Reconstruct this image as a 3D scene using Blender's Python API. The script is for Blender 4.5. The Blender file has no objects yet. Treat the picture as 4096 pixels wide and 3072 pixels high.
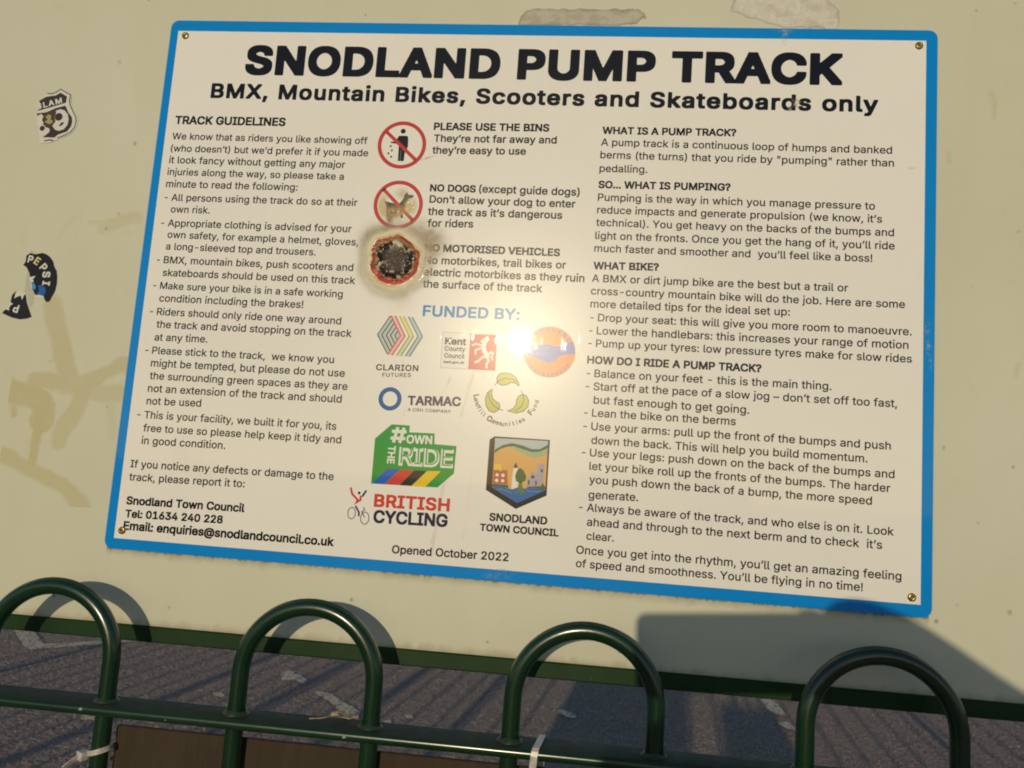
import bpy, bmesh, math, random
import numpy as np
from mathutils import Vector, Matrix, geometry

SC = bpy.context.scene
COL = SC.collection
R = math.radians
SZ = 1.0413                      # height of the sign's lower left corner above the ground

# ------------------------------------------------------------------ camera, sky, sun, exposure
cam_data = bpy.data.cameras.new('camera')
cam = bpy.data.objects.new('camera', cam_data); COL.objects.link(cam); SC.camera = cam
CAM = Vector((0.51236, -0.84037, SZ + 0.09874))
c_right = Vector((0.992652, 0.097269, 0.071977)); c_down = Vector((0.059368, 0.126823, -0.990147)); c_fwd = Vector((-0.105439, 0.987145, 0.120116))
CAM_ROT = Matrix((c_right, -c_down, -c_fwd)).transposed()
cam.matrix_world = Matrix.Translation(CAM) @ CAM_ROT.to_4x4()
cam_data.sensor_width = 36; cam_data.lens = 28.836
cam_data.dof.use_dof = True; cam_data.dof.focus_distance = 0.86; cam_data.dof.aperture_fstop = 15
cam_data.clip_start = 0.005; cam_data.clip_end = 2000

SUN_DIR = Vector((-0.09777, -0.98029, 0.17165))          # towards the sun
sun_data = bpy.data.lights.new('sun', 'SUN'); sun_data.energy = 3.1; sun_data.angle = R(0.53); sun_data.color = (1.0, 0.83, 0.56)
sun = bpy.data.objects.new('sun', sun_data); COL.objects.link(sun)
sun.rotation_euler = SUN_DIR.to_track_quat('Z', 'Y').to_euler(); sun.location = (0, -5, 6)

world = bpy.data.worlds.new('World'); SC.world = world; world.use_nodes = True
wn = world.node_tree.nodes; bg = wn['Background']
sky = wn.new('ShaderNodeTexSky'); sky.sky_type = 'NISHITA'; sky.sun_disc = False
sky.sun_elevation = math.asin(SUN_DIR.z); sky.sun_rotation = R(185.7)
sky.air_density = 1.0; sky.dust_density = 0.2; sky.ozone_density = 1.6
world.node_tree.links.new(sky.outputs[0], bg.inputs[0]); bg.inputs[1].default_value = 0.15
SC.view_settings.view_transform = 'Standard'; SC.view_settings.look = 'None'
SC.view_settings.exposure = -0.7; SC.view_settings.gamma = 1; SC.view_settings.use_curve_mapping = False
SC.render.engine = 'CYCLES'
SC.cycles.blur_glossy = 0.0; SC.cycles.sample_clamp_indirect = 6; SC.cycles.max_bounces = 6; SC.cycles.transparent_max_bounces = 24
SC.cycles.use_denoising = True; SC.cycles.filter_width = 1.9

# ---- lettering outlines (character: advance, splines of left handle, point, right handle; 1000 units = 1) ----
GLYPHS = {
'!': [196,[[[87,160,67,160,66,277],[65,393,63,509,86,509],[109,509,132,509,131,393],[129,277,128,160,108,160]],[[111,-4,98,-4,85,-4],[75,0,66,9,57,18],[52,28,52,41,52,53],[57,64,66,73,75,82],[85,86,98,86,111,86],[121,82,130,73,139,64],[143,53,143,41,143,28],[139,18,130,9,121,0]]]],
'"': [321,[[[95,318,78,318,75,381],[73,445,70,509,92,509],[114,509,136,509,133,445],[131,381,128,318,112,318]],[[209,318,193,318,190,381],[188,445,185,509,207,509],[229,509,250,509,248,445],[245,381,243,318,226,318]]]],
'(': [273,[[[89,156,89,207,89,244],[93,283,101,324,108,364],[119,404,132,441,145,479],[160,511,177,539,196,539],[216,539,236,539,219,504],[204,467,191,428,178,389],[168,351,161,313,155,276],[151,240,151,207,151,176],[154,146,160,115,166,83],[176,51,188,16,201,-18],[217,-56,236,-96,216,-96],[196,-96,177,-96,148,-47],[126,3,111,55,97,106]]]],
')': [273,[[[57,-96,37,-96,57,-55],[73,-17,86,18,98,53],[107,85,113,116,119,147],[122,177,122,207,122,240],[118,276,112,313,105,351],[95,389,82,428,70,467],[55,504,37,539,57,539],[77,539,97,539,113,511],[128,479,142,441,155,404],[165,364,173,323,180,283],[184,244,184,207,184,156],[177,104,161,53,146,2],[125,-48,97,-96,77,-96]]]],
',': [188,[[[53,-119,38,-119,48,-56],[58,8,68,71,91,71],[114,71,137,71,119,8],[102,-56,84,-119,69,-119]]]],
'-': [453,[[[263,244,337,244,337,226],[337,207,337,188,263,188],[188,188,114,188,114,207],[114,226,114,244,188,244]]]],
'.': [188,[[[108,-4,95,-4,83,-4],[72,0,63,9,54,18],[50,28,50,41,50,54],[54,65,63,73,72,82],[83,87,95,87,108,87],[119,82,128,73,137,65],[141,54,141,41,141,28],[137,18,128,9,119,0]]]],
'0': [453,[[[264,-7,227,-7,189,-7],[157,3,130,24,103,45],[83,74,69,113,55,152],[48,199,48,254,48,309],[55,356,69,395,83,434],[104,464,130,484,157,505],[189,516,227,516,264,516],[296,505,323,484,350,464],[370,434,384,395,398,356],[405,309,405,254,405,199],[398,152,384,113,370,74],[350,45,323,24,297,3]],[[202,50,227,50,252,50],[273,58,290,74,308,90],[321,113,330,144,339,174],[344,211,344,254,344,297],[339,334,330,365,321,395],[308,419,290,435,273,451],[252,460,227,460,202,460],[180,451,163,435,146,419],[132,395,123,365,114,334],[109,297,109,254,109,211],[114,174,123,144,132,113],[146,90,163,74,180,58]]]],
'1': [453,[[[181,0,76,0,76,18],[76,36,76,55,181,55],[286,55,391,55,391,36],[391,18,391,0,286,0]],[[250,509,276,509,276,339],[276,170,276,0,255,0],[234,0,212,0,212,149],[212,299,212,448,211,448],[210,448,209,448,168,418],[127,388,86,358,86,381],[86,404,86,427,123,454],[161,481,198,509,224,509]]]],
'2': [453,[[[172,0,64,0,64,16],[64,32,64,47,121,108],[177,168,234,229,254,249],[270,267,282,282,295,298],[304,313,311,327,317,341],[320,356,320,371,320,390],[316,405,308,419,299,432],[288,442,273,449,259,456],[242,460,224,460,204,460],[187,456,172,447,158,439],[147,428,139,413,131,399],[127,382,127,362,107,362],[86,362,66,362,66,392],[72,419,86,442,100,465],[119,483,143,496,167,509],[194,516,225,516,255,516],[282,509,306,497,329,484],[348,467,361,445,374,424],[381,399,381,372,381,354],[378,335,371,318,364,300],[353,280,336,259,319,237],[296,211,267,180,229,140],[191,100,153,60,153,59],[153,58,153,57,231,57],[310,57,389,57,389,38],[389,19,389,0,281,0]]]],
'3': [453,[[[252,-7,218,-7,187,-7],[158,-1,133,10,107,21],[86,37,70,57,54,78],[46,103,44,132,66,132],[87,132,109,132,111,114],[117,99,126,87,136,75],[149,65,165,59,181,53],[199,50,219,50,239,50],[258,53,275,61,292,68],[305,79,315,93,324,107],[329,124,329,145,329,163],[325,181,316,196,307,212],[293,224,275,234,256,243],[231,248,201,248,186,248],[172,248,157,248,157,265],[157,282,157,299,200,349],[244,399,288,448,288,450],[288,451,288,452,215,452],[142,452,70,452,70,471],[70,490,70,509,171,509],[272,509,372,509,372,493],[372,477,372,461,319,400],[265,339,211,278,211,282],[211,285,211,289,249,293],[281,288,308,276,335,263],[356,246,371,222,386,199],[393,173,393,145,393,115],[385,89,370,66,355,43],[335,25,309,12,282,0]]]],
'4': [453,[[[164,105,40,105,40,123],[40,141,40,158,109,275],[178,392,247,509,268,509],[289,509,311,509,243,394],[176,280,109,166,109,165],[109,164,109,163,210,163],[312,163,413,163,413,144],[413,125,413,105,289,105]],[[302,0,282,0,282,40],[282,81,282,121,282,130],[282,138,282,146,282,203],[282,260,282,318,302,318],[322,318,343,318,343,212],[343,106,343,0,322,0]]]],
'6': [453,[[[258,-7,226,-7,195,-7],[167,0,142,15,118,29],[98,49,84,74,71,100],[64,129,64,162,64,186],[69,212,80,239,91,266],[110,300,137,340,176,396],[214,453,252,509,276,509],[299,509,322,509,265,426],[208,344,151,261,149,261],[147,261,145,261,150,271],[157,280,165,288,174,296],[184,302,196,307,207,312],[221,314,235,314,266,314],[293,308,316,295,339,282],[357,263,370,240,382,216],[389,189,389,157,389,125],[382,97,368,73,354,48],[334,28,310,14,286,0]],[[207,48,226,48,246,48],[264,53,279,63,294,72],[306,85,314,101,323,118],[327,136,327,157,327,178],[323,197,314,213,306,230],[294,242,279,251,264,261],[246,265,226,265,207,265],[189,261,174,252,159,243],[147,230,138,214,129,198],[125,179,125,158,125,137],[129,118,138,102,147,85],[159,72,174,63,189,53]]]],
'8': [453,[[[260,-7,226,-7,192,-7],[162,-1,136,11,109,24],[89,40,74,62,59,83],[52,108,52,135,52,157],[56,177,65,195,74,213],[86,229,101,241,116,253],[133,261,153,265,153,265],[153,266,153,267,128,273],[108,287,93,308,78,329],[70,353,70,380,70,406],[77,429,90,450,104,470],[122,486,146,498,169,510],[196,516,226,516,256,516],[283,510,306,498,329,486],[348,470,361,450,375,429],[382,406,382,380,382,353],[374,329,359,308,344,287],[325,273,300,267,300,266],[300,265,300,265,319,261],[336,253,351,241,366,229],[378,213,387,195,396,177],[401,157,401,135,401,108],[393,83,378,62,364,40],[343,24,317,11,291,-1]],[[204,49,226,49,249,49],[268,53,285,60,301,68],[314,78,323,91,332,105],[337,121,337,139,337,158],[332,174,322,189,313,203],[300,214,283,223,266,231],[247,235,226,235,205,235],[186,231,169,223,152,214],[139,203,130,189,120,174],[115,158,115,139,115,121],[120,105,129,91,138,78],[151,68,167,60,184,53]],[[208,290,226,290,244,290],[260,293,274,300,288,307],[299,318,307,330,315,343],[319,358,319,376,319,393],[315,407,308,420,300,433],[289,443,275,449,261,456],[245,460,226,460,208,460],[191,456,177,449,163,443],[152,433,145,420,137,407],[133,393,133,376,133,358],[137,343,145,330,152,318],[163,307,178,300,192,293]]]],
':': [188,[[[108,-4,95,-4,83,-4],[72,0,63,9,54,18],[50,28,50,41,50,54],[54,65,63,73,72,82],[83,87,95,87,108,87],[119,82,128,73,137,65],[141,54,141,41,141,28],[137,18,128,9,119,0]],[[108,271,95,271,83,271],[72,275,63,284,54,293],[50,304,50,316,50,329],[54,340,63,349,72,357],[83,362,95,362,108,362],[119,357,128,349,137,340],[141,329,141,316,141,304],[137,293,128,284,119,275]]]],
'?': [358,[[[153,152,132,152,132,154],[132,157,132,159,132,190],[135,213,141,230,147,246],[156,259,168,269,179,279],[193,288,209,298,224,308],[237,320,247,334,257,348],[262,365,262,384,262,400],[258,413,250,425,243,437],[233,446,220,452,208,458],[193,462,178,462,163,462],[150,459,137,453,124,447],[114,438,106,425,98,413],[93,397,92,378,70,378],[49,378,27,378,28,407],[35,432,49,452,63,473],[80,489,103,499,125,510],[150,516,178,516,207,516],[233,510,255,498,277,487],[294,471,306,451,318,431],[324,408,324,382,324,354],[318,331,306,311,294,292],[277,275,254,261,240,252],[228,243,219,235,210,227],[204,217,200,205,196,194],[194,178,194,158,194,156],[194,154,194,152,173,152]],[[176,-4,164,-4,151,-4],[140,0,131,9,123,18],[118,28,118,41,118,53],[123,64,131,73,140,82],[151,86,164,86,176,86],[187,82,196,73,205,64],[209,53,209,41,209,28],[205,18,196,9,187,0]]]],
'@': [676,[[[373,-135,355,-135,305,-135],[260,-128,221,-114,182,-100],[149,-79,122,-53,95,-26],[75,7,61,46,47,85],[40,130,40,179,40,227],[47,271,61,309,76,348],[96,381,123,408,149,435],[182,456,220,470,258,484],[301,492,349,492,396,492],[437,484,472,469,508,454],[538,434,562,407,586,381],[605,352,617,319,629,286],[635,251,635,215,635,191],[634,166,631,142,628,118],[623,96,615,76,606,56],[594,40,579,28,563,17],[542,11,517,11,503,11],[490,13,476,17,463,21],[451,27,441,36,431,44],[425,55,423,68,422,68],[421,68,420,68,414,54],[404,41,388,30,373,18],[352,13,326,13,296,13],[271,20,251,35,230,50],[215,71,204,96,194,122],[188,151,188,182,188,213],[195,241,207,265,219,289],[236,308,257,322,278,336],[303,343,330,343,352,343],[370,339,385,331,400,323],[410,314,416,306,417,306],[418,306,419,306,419,315],[419,325,419,335,437,335],[455,335,474,335,474,260],[474,185,474,110,474,96],[477,84,485,74,492,64],[503,59,518,59,535,59],[547,65,557,76,566,87],[572,104,576,127,579,150],[581,179,581,215,581,245],[576,273,567,301,557,328],[542,352,523,373,503,395],[479,411,450,424,421,436],[386,442,347,442,308,442],[273,436,242,424,211,412],[185,395,164,372,142,349],[126,321,115,289,103,256],[98,219,98,178,98,136],[103,99,115,66,126,33],[142,6,165,-17,187,-39],[214,-56,246,-68,278,-79],[315,-85,357,-85,376,-85],[394,-84,412,-80,429,-77],[445,-73,458,-69,472,-65],[482,-61,489,-59,494,-75],[499,-91,504,-107,494,-111],[481,-116,464,-120,448,-124],[430,-128,411,-131,392,-134]],[[309,65,329,65,351,65],[369,69,382,78,396,87],[406,100,412,118,418,136],[422,158,422,185,422,212],[418,233,411,249,405,264],[394,275,381,282,367,288],[351,292,331,292,312,292],[296,287,283,277,270,268],[259,255,252,239,245,222],[242,205,242,185,242,164],[245,144,251,125,257,107],[266,92,279,81,292,70]]]],
'A': [480,[[[39,0,16,0,78,170],[140,339,201,509,226,509],[251,509,276,509,338,339],[401,170,463,0,440,0],[418,0,395,0,359,101],[323,202,287,302,281,321],[273,344,264,372,255,400],[245,435,232,478,236,478],[241,478,245,478,233,435],[222,399,213,371,204,343],[196,320,191,302,155,202],[120,101,85,0,62,0]],[[197,142,110,142,110,161],[110,180,110,199,197,199],[283,199,370,199,370,180],[370,161,370,142,283,142]]]],
'B': [456,[[[122,0,60,0,60,170],[60,339,60,509,120,509],[181,509,241,509,276,509],[306,503,329,491,352,479],[369,462,381,442,392,422],[398,399,398,374,398,352],[394,334,387,320,379,306],[369,294,356,286,344,277],[330,271,315,267,315,265],[315,264,315,262,331,261],[347,255,363,245,379,235],[392,221,402,203,413,185],[418,163,418,136,418,111],[412,87,400,67,388,46],[370,30,344,18,319,6],[287,0,247,0,184,0]],[[125,115,125,57,165,57],[205,57,245,57,284,57],[313,65,330,80,347,95],[355,114,355,137,355,154],[351,170,342,184,334,198],[321,209,306,218,290,227],[271,231,248,231,207,231],[166,231,125,231,125,173]],[[125,341,125,285,162,285],[200,285,238,285,257,285],[273,289,288,296,303,303],[315,313,323,326,332,339],[336,355,336,372,336,395],[328,414,313,429,297,444],[273,452,240,452,202,452],[163,452,125,452,125,396]]]],
'C': [510,[[[293,-7,267,-7,223,-7],[184,4,150,25,116,46],[89,76,70,115,50,154],[40,201,40,254,40,308],[50,354,70,393,89,432],[116,462,150,484,184,505],[223,516,267,516,293,516],[317,512,340,504,363,497],[384,486,402,471,420,457],[436,439,448,418,460,398],[468,374,473,348,451,348],[430,348,408,348,404,366],[398,381,389,395,381,408],[370,419,357,428,345,438],[331,444,315,449,300,454],[284,456,267,456,236,456],[208,448,184,432,159,417],[139,394,125,364,111,334],[103,297,103,254,103,211],[111,175,125,145,140,115],[159,92,184,76,209,61],[236,53,267,53,284,53],[300,55,315,60,331,65],[345,71,357,81,370,90],[381,101,389,114,398,128],[404,143,408,160,430,160],[451,160,473,160,469,135],[460,111,448,91,436,70],[421,52,402,38,384,23],[363,12,341,5,318,-3]]]],
'D': [502,[[[271,0,219,0,178,0],[137,0,96,0,96,19],[96,38,96,57,136,57],[175,57,215,57,256,57],[291,65,318,81,345,97],[366,119,379,149,392,179],[399,214,399,255,399,296],[392,331,379,361,366,390],[346,412,320,428,293,444],[260,452,221,452,178,452],[136,452,93,452,93,471],[93,490,93,509,137,509],[181,509,225,509,275,509],[317,499,353,478,388,458],[415,429,433,391,452,353],[462,308,462,255,462,202],[452,157,433,119,414,81],[387,51,351,31,314,10]],[[103,509,125,509,125,339],[125,170,125,0,103,0],[82,0,60,0,60,170],[60,339,60,509,82,509]]]],
'E': [419,[[[165,0,60,0,60,170],[60,339,60,509,164,509],[268,509,372,509,372,490],[372,471,372,452,290,452],[207,452,125,452,125,396],[125,341,125,286,202,286],[278,286,355,286,355,267],[355,248,355,229,278,229],[202,229,125,229,125,172],[125,114,125,57,208,57],[292,57,375,57,375,38],[375,19,375,0,270,0]]]],
'F': [410,[[[82,0,60,0,60,170],[60,339,60,509,163,509],[266,509,369,509,369,490],[369,471,369,452,288,452],[206,452,125,452,125,394],[125,336,125,278,198,278],[272,278,346,278,346,259],[346,240,346,221,272,221],[198,221,125,221,125,147],[125,74,125,0,103,0]]]],
'G': [520,[[[309,-7,269,-7,223,-7],[184,4,149,25,115,46],[88,77,69,116,50,155],[40,201,40,254,40,308],[50,354,69,393,88,432],[115,462,149,484,183,505],[221,516,265,516,292,516],[317,512,340,504,364,496],[385,484,403,469,422,454],[437,437,449,416,461,396],[470,373,474,349,452,349],[430,349,408,349,403,365],[396,380,387,393,379,406],[368,417,356,427,344,436],[330,444,315,448,300,453],[283,456,265,456,235,456],[208,448,183,432,159,417],[139,394,125,364,111,334],[103,297,103,254,103,211],[111,175,125,145,140,115],[159,92,184,76,209,61],[237,53,269,53,297,53],[323,59,345,71,367,83],[384,101,396,123,409,146],[415,172,415,202,421,201],[428,200,434,199,384,199],[333,199,283,199,283,218],[283,237,283,256,348,256],[413,256,478,256,478,237],[478,219,478,200,478,158],[469,122,451,91,433,60],[408,36,377,19,345,2]]]],
'H': [517,[[[82,0,60,0,60,170],[60,339,60,509,82,509],[103,509,125,509,125,435],[125,362,125,289,214,289],[303,289,392,289,392,362],[392,435,392,509,414,509],[435,509,457,509,457,339],[457,170,457,0,435,0],[414,0,392,0,392,77],[392,155,392,232,303,232],[214,232,125,232,125,155],[125,77,125,0,103,0]]]],
'I': [300,[[[111,0,31,0,31,19],[31,38,31,57,60,57],[89,57,118,57,118,189],[118,320,118,452,89,452],[60,452,31,452,31,471],[31,490,31,509,111,509],[190,509,269,509,269,490],[269,471,269,452,240,452],[212,452,183,452,183,320],[183,189,183,57,212,57],[240,57,269,57,269,38],[269,19,269,0,190,0]]]],
'K': [467,[[[146,189,104,145,104,169],[104,193,104,216,116,232],[128,247,139,261,151,275],[162,290,174,303,187,317],[199,331,212,344,262,399],[313,454,364,509,392,509],[420,509,448,509,376,431],[304,353,231,276,230,276],[229,276,228,276,187,233]],[[82,0,60,0,60,170],[60,339,60,509,82,509],[103,509,125,509,125,451],[125,392,125,334,124,298],[124,261,124,225,124,214],[124,204,125,193,125,129],[125,64,125,0,103,0]],[[398,0,372,0,311,86],[249,173,188,259,201,276],[215,293,228,309,302,206],[375,103,449,0,423,0]]]],
'L': [393,[[[160,0,60,0,60,170],[60,339,60,509,82,509],[103,509,125,509,125,358],[125,208,125,57,203,57],[282,57,361,57,361,38],[361,19,361,0,261,0]]]],
'M': [628,[[[81,0,60,0,60,170],[60,339,60,509,91,509],[121,509,152,509,193,402],[235,294,277,187,280,180],[284,170,287,159,291,148],[295,136,299,123,303,110],[307,97,311,84,315,71],[319,59,322,49,317,49],[312,49,307,49,310,59],[314,70,318,83,322,95],[326,108,330,121,334,134],[338,147,342,158,346,170],[349,179,352,187,394,294],[435,402,476,509,507,509],[537,509,568,509,568,339],[568,170,568,0,547,0],[525,0,504,0,504,97],[504,194,504,291,504,302],[504,314,504,327,505,340],[505,354,505,369,505,383],[506,398,506,413,506,428],[507,443,507,457,509,457],[511,457,513,457,508,441],[503,426,498,409,492,393],[487,378,482,363,477,348],[472,334,467,322,463,309],[459,299,456,291,418,194],[380,97,342,0,323,0],[305,0,286,0,248,97],[209,194,170,291,167,299],[163,309,159,321,155,333],[150,346,145,361,140,376],[135,391,129,408,124,424],[118,441,112,457,114,457],[117,457,119,457,119,444],[120,431,120,416,120,401],[121,387,121,372,121,357],[121,342,122,328,122,315],[122,302,122,291,122,194],[122,97,122,0,101,0]]]],
'N': [523,[[[82,0,60,0,60,170],[60,339,60,509,85,509],[111,509,136,509,205,400],[274,291,343,183,349,174],[355,164,363,151,370,138],[379,123,388,107,396,90],[405,73,414,55,411,55],[408,54,405,54,403,72],[401,90,401,108,400,126],[399,142,399,157,399,172],[399,185,399,195,399,300],[399,404,399,509,420,509],[442,509,463,509,463,339],[463,170,463,0,438,0],[412,0,387,0,325,97],[264,193,202,290,194,303],[186,316,177,331,169,345],[159,362,148,381,137,400],[123,424,108,452,111,453],[115,453,119,454,120,428],[121,405,122,384,123,362],[124,344,124,328,125,312],[125,300,125,291,125,194],[125,97,125,0,103,0]]]],
'O': [533,[[[311,-7,267,-7,223,-7],[184,4,150,25,116,46],[90,76,70,115,50,154],[40,201,40,254,40,308],[50,354,70,393,90,432],[116,462,150,484,184,505],[223,516,267,516,311,516],[350,505,384,484,418,462],[444,432,464,393,483,354],[493,308,493,254,493,201],[483,154,464,115,444,76],[418,46,384,25,350,4]],[[236,53,267,53,297,53],[325,61,349,76,374,91],[394,114,408,144,423,174],[430,211,430,254,430,298],[423,335,408,365,394,395],[374,417,349,433,325,448],[297,456,267,456,236,456],[209,448,184,433,159,417],[140,394,125,364,111,334],[103,297,103,254,103,211],[111,174,125,144,140,114],[159,92,184,76,209,61]]]],
'P': [445,[[[82,0,60,0,60,170],[60,339,60,509,118,509],[177,509,235,509,274,509],[307,502,332,487,358,473],[377,454,390,430,402,405],[409,378,409,348,409,317],[402,290,390,265,377,241],[358,222,332,207,307,193],[274,186,235,186,193,186],[151,186,109,186,109,205],[109,224,109,242,150,242],[191,242,233,242,259,242],[281,247,297,256,313,265],[325,278,333,294,341,310],[344,328,344,348,344,368],[341,386,333,402,325,417],[313,430,297,439,280,448],[259,452,232,452,196,452],[160,452,125,452,125,301],[125,151,125,0,103,0]]]],
'R': [449,[[[82,0,60,0,60,170],[60,339,60,509,119,509],[177,509,236,509,275,509],[307,502,333,489,359,475],[378,457,390,433,403,410],[409,382,409,352,409,321],[403,295,390,271,378,248],[359,230,333,217,307,204],[275,198,236,198,189,198],[143,198,96,198,96,217],[96,236,96,255,142,255],[188,255,234,255,260,255],[281,259,298,267,314,275],[326,286,334,300,341,315],[345,332,345,352,345,372],[341,390,334,405,326,420],[314,431,298,440,281,448],[259,452,233,452,197,452],[161,452,125,452,125,301],[125,151,125,0,103,0]],[[378,0,353,0,312,76],[271,153,230,229,254,229],[279,229,303,229,344,153],[386,76,428,0,403,0]]]],
'S': [447,[[[263,-9,224,-9,187,-9],[155,-3,128,9,100,21],[79,38,64,60,49,82],[40,107,38,137,60,137],[82,137,104,137,106,117],[112,101,123,88,134,75],[149,65,166,59,184,52],[203,49,224,49,247,49],[268,53,286,60,304,68],[319,78,329,92,340,105],[346,121,346,139,346,155],[341,169,332,179,323,189],[311,198,296,205,281,211],[264,217,245,222,224,228],[204,234,184,239,142,251],[109,268,86,289,63,311],[52,339,52,372,52,401],[60,426,75,448,90,469],[111,486,138,498,164,510],[194,516,227,516,261,516],[290,510,316,498,342,486],[362,469,377,449,392,428],[400,404,401,378,380,378],[358,378,337,378,335,403],[323,423,302,437,281,451],[256,459,225,459,203,459],[184,455,167,448,151,441],[138,431,129,418,120,406],[115,391,115,376,115,358],[120,344,131,334,142,323],[154,314,169,308,184,302],[199,297,212,293,230,289],[247,284,264,279,279,275],[295,270,312,264,328,257],[344,248,359,238,373,227],[385,214,395,198,404,181],[408,162,408,139,408,111],[401,86,386,64,372,41],[351,24,323,11,296,-2]]]],
'T': [449,[[[85,452,32,452,32,471],[32,490,32,509,160,509],[288,509,417,509,417,490],[417,471,417,452,363,452],[310,452,257,452,257,301],[257,151,257,0,235,0],[214,0,193,0,193,151],[193,301,193,452,139,452]]]],
'U': [517,[[[299,-8,259,-8,219,-8],[184,0,154,15,124,31],[101,53,85,80,68,107],[60,138,60,173,60,285],[60,397,60,509,81,509],[103,509,124,509,124,399],[124,288,124,178,124,154],[130,132,141,113,152,94],[167,79,187,68,207,57],[231,52,259,52,287,52],[311,57,331,68,351,79],[366,94,377,113,387,132],[393,154,393,178,393,288],[393,399,393,509,414,509],[436,509,457,509,457,397],[457,285,457,173,457,138],[449,107,433,80,416,53],[393,31,363,15,334,0]]]],
'V': [480,[[[229,0,204,0,141,170],[79,339,16,509,39,509],[62,509,84,509,120,408],[156,307,192,206,198,189],[206,166,215,137,224,109],[235,73,248,31,243,31],[239,31,235,31,247,74],[258,110,267,138,276,166],[284,189,290,206,325,307],[360,408,395,509,417,509],[440,509,463,509,401,339],[340,170,278,0,253,0]]]],
'W': [686,[[[180,0,155,0,109,170],[63,339,16,509,38,509],[60,509,82,509,109,404],[136,300,163,196,168,179],[172,163,175,145,179,128],[183,111,187,94,190,76],[194,58,197,40,194,40],[192,40,189,40,193,58],[196,76,200,94,203,111],[207,128,211,145,215,163],[220,179,224,196,251,300],[279,404,306,509,331,509],[355,509,380,509,407,404],[434,300,462,196,466,179],[470,163,474,145,478,128],[482,111,486,94,490,76],[494,58,497,40,494,40],[491,40,488,40,492,58],[495,76,499,94,502,111],[506,128,510,145,515,163],[519,179,523,196,550,300],[576,404,603,509,625,509],[647,509,670,509,623,339],[577,170,530,0,505,0],[480,0,455,0,426,108],[397,215,368,323,362,344],[357,367,351,391,346,416],[341,444,336,475,341,475],[345,475,350,475,345,445],[340,419,335,395,330,371],[324,347,318,323,289,215],[260,108,230,0,205,0]]]],
'X': [474,[[[43,0,18,0,84,95],[151,190,217,284,217,268],[217,252,217,236,155,327],[92,418,29,509,54,509],[79,509,104,509,129,473],[153,437,178,400,188,385],[197,372,204,361,211,350],[217,340,223,329,229,318],[236,306,243,292,240,292],[236,292,232,292,239,306],[246,318,252,329,258,339],[264,350,272,361,279,372],[288,385,298,400,323,437],[348,473,374,509,398,509],[422,509,446,509,384,419],[321,329,259,239,259,255],[259,271,259,287,324,191],[390,96,456,0,431,0],[406,0,382,0,352,43],[322,86,292,129,283,143],[275,155,268,165,262,175],[256,185,250,195,244,206],[238,217,230,231,235,231],[240,231,244,231,238,218],[231,207,225,196,219,186],[213,176,206,166,199,155],[191,143,182,129,152,86],[122,43,91,0,67,0]]]],
'Y': [472,[[[225,0,203,0,203,69],[203,139,203,208,141,308],[79,409,16,509,41,509],[66,509,91,509,125,454],[159,399,192,344,203,326],[213,309,222,292,231,275],[240,255,250,230,241,230],[232,230,224,230,233,255],[242,276,251,293,260,310],[270,327,280,344,314,399],[347,454,381,509,406,509],[430,509,455,509,393,409],[330,308,268,208,268,139],[268,69,268,0,247,0]]]],
'a': [389,[[[182,-9,160,-9,136,-9],[114,-4,94,5,75,14],[59,27,48,45,36,62],[30,83,30,108,30,130],[35,147,43,161,52,175],[63,185,78,193,92,201],[108,207,125,211,143,215],[160,218,178,220,201,223],[219,225,234,227,248,228],[258,231,265,235,272,239],[276,245,276,255,276,255],[276,256,276,257,276,272],[273,286,267,297,261,308],[252,316,240,322,228,328],[213,331,196,331,178,331],[162,328,149,322,136,317],[126,309,118,301,110,292],[104,283,100,274,80,280],[61,285,41,291,50,314],[62,332,79,346,95,360],[113,369,133,375,153,381],[173,384,194,384,208,384],[223,383,239,379,255,376],[271,370,286,360,301,351],[313,338,322,320,332,303],[337,280,337,251,337,168],[337,84,337,0,317,0],[297,0,277,0,277,17],[277,35,277,52,275,52],[274,52,272,52,268,43],[261,34,252,25,243,15],[230,7,215,1,200,-5]],[[155,45,170,45,193,45],[212,50,228,59,243,68],[255,79,263,93,271,107],[276,122,276,138,276,155],[276,173,276,190,273,187],[268,184,259,182,251,180],[242,178,231,176,221,174],[210,172,200,171,190,170],[182,169,175,168,161,166],[147,163,134,159,121,154],[111,148,103,139,96,131],[92,119,92,105,92,92],[95,81,102,72,109,63],[118,57,130,52,142,48]]]],
'b': [424,[[[261,-8,229,-8,206,-8],[187,-4,172,4,158,12],[146,21,138,31,129,42],[123,51,118,59,116,59],[114,59,112,59,112,39],[112,20,112,0,92,0],[72,0,53,0,53,170],[53,339,53,509,73,509],[93,509,114,509,114,446],[114,382,114,319,115,319],[117,319,118,319,123,327],[129,336,137,346,145,356],[157,365,171,373,186,381],[205,384,229,384,261,384],[289,376,313,361,337,345],[356,322,370,293,383,263],[390,229,390,189,390,149],[383,114,370,84,356,55],[337,32,313,16,289,0]],[[197,47,220,47,244,47],[263,53,279,66,295,78],[308,95,316,117,324,138],[328,162,328,189,328,216],[324,240,316,261,308,282],[296,299,280,311,264,324],[244,330,220,330,197,330],[177,324,161,312,145,300],[133,284,125,263,117,242],[113,217,113,189,113,161],[117,136,125,115,133,94],[146,77,162,65,178,53]]]],
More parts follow.
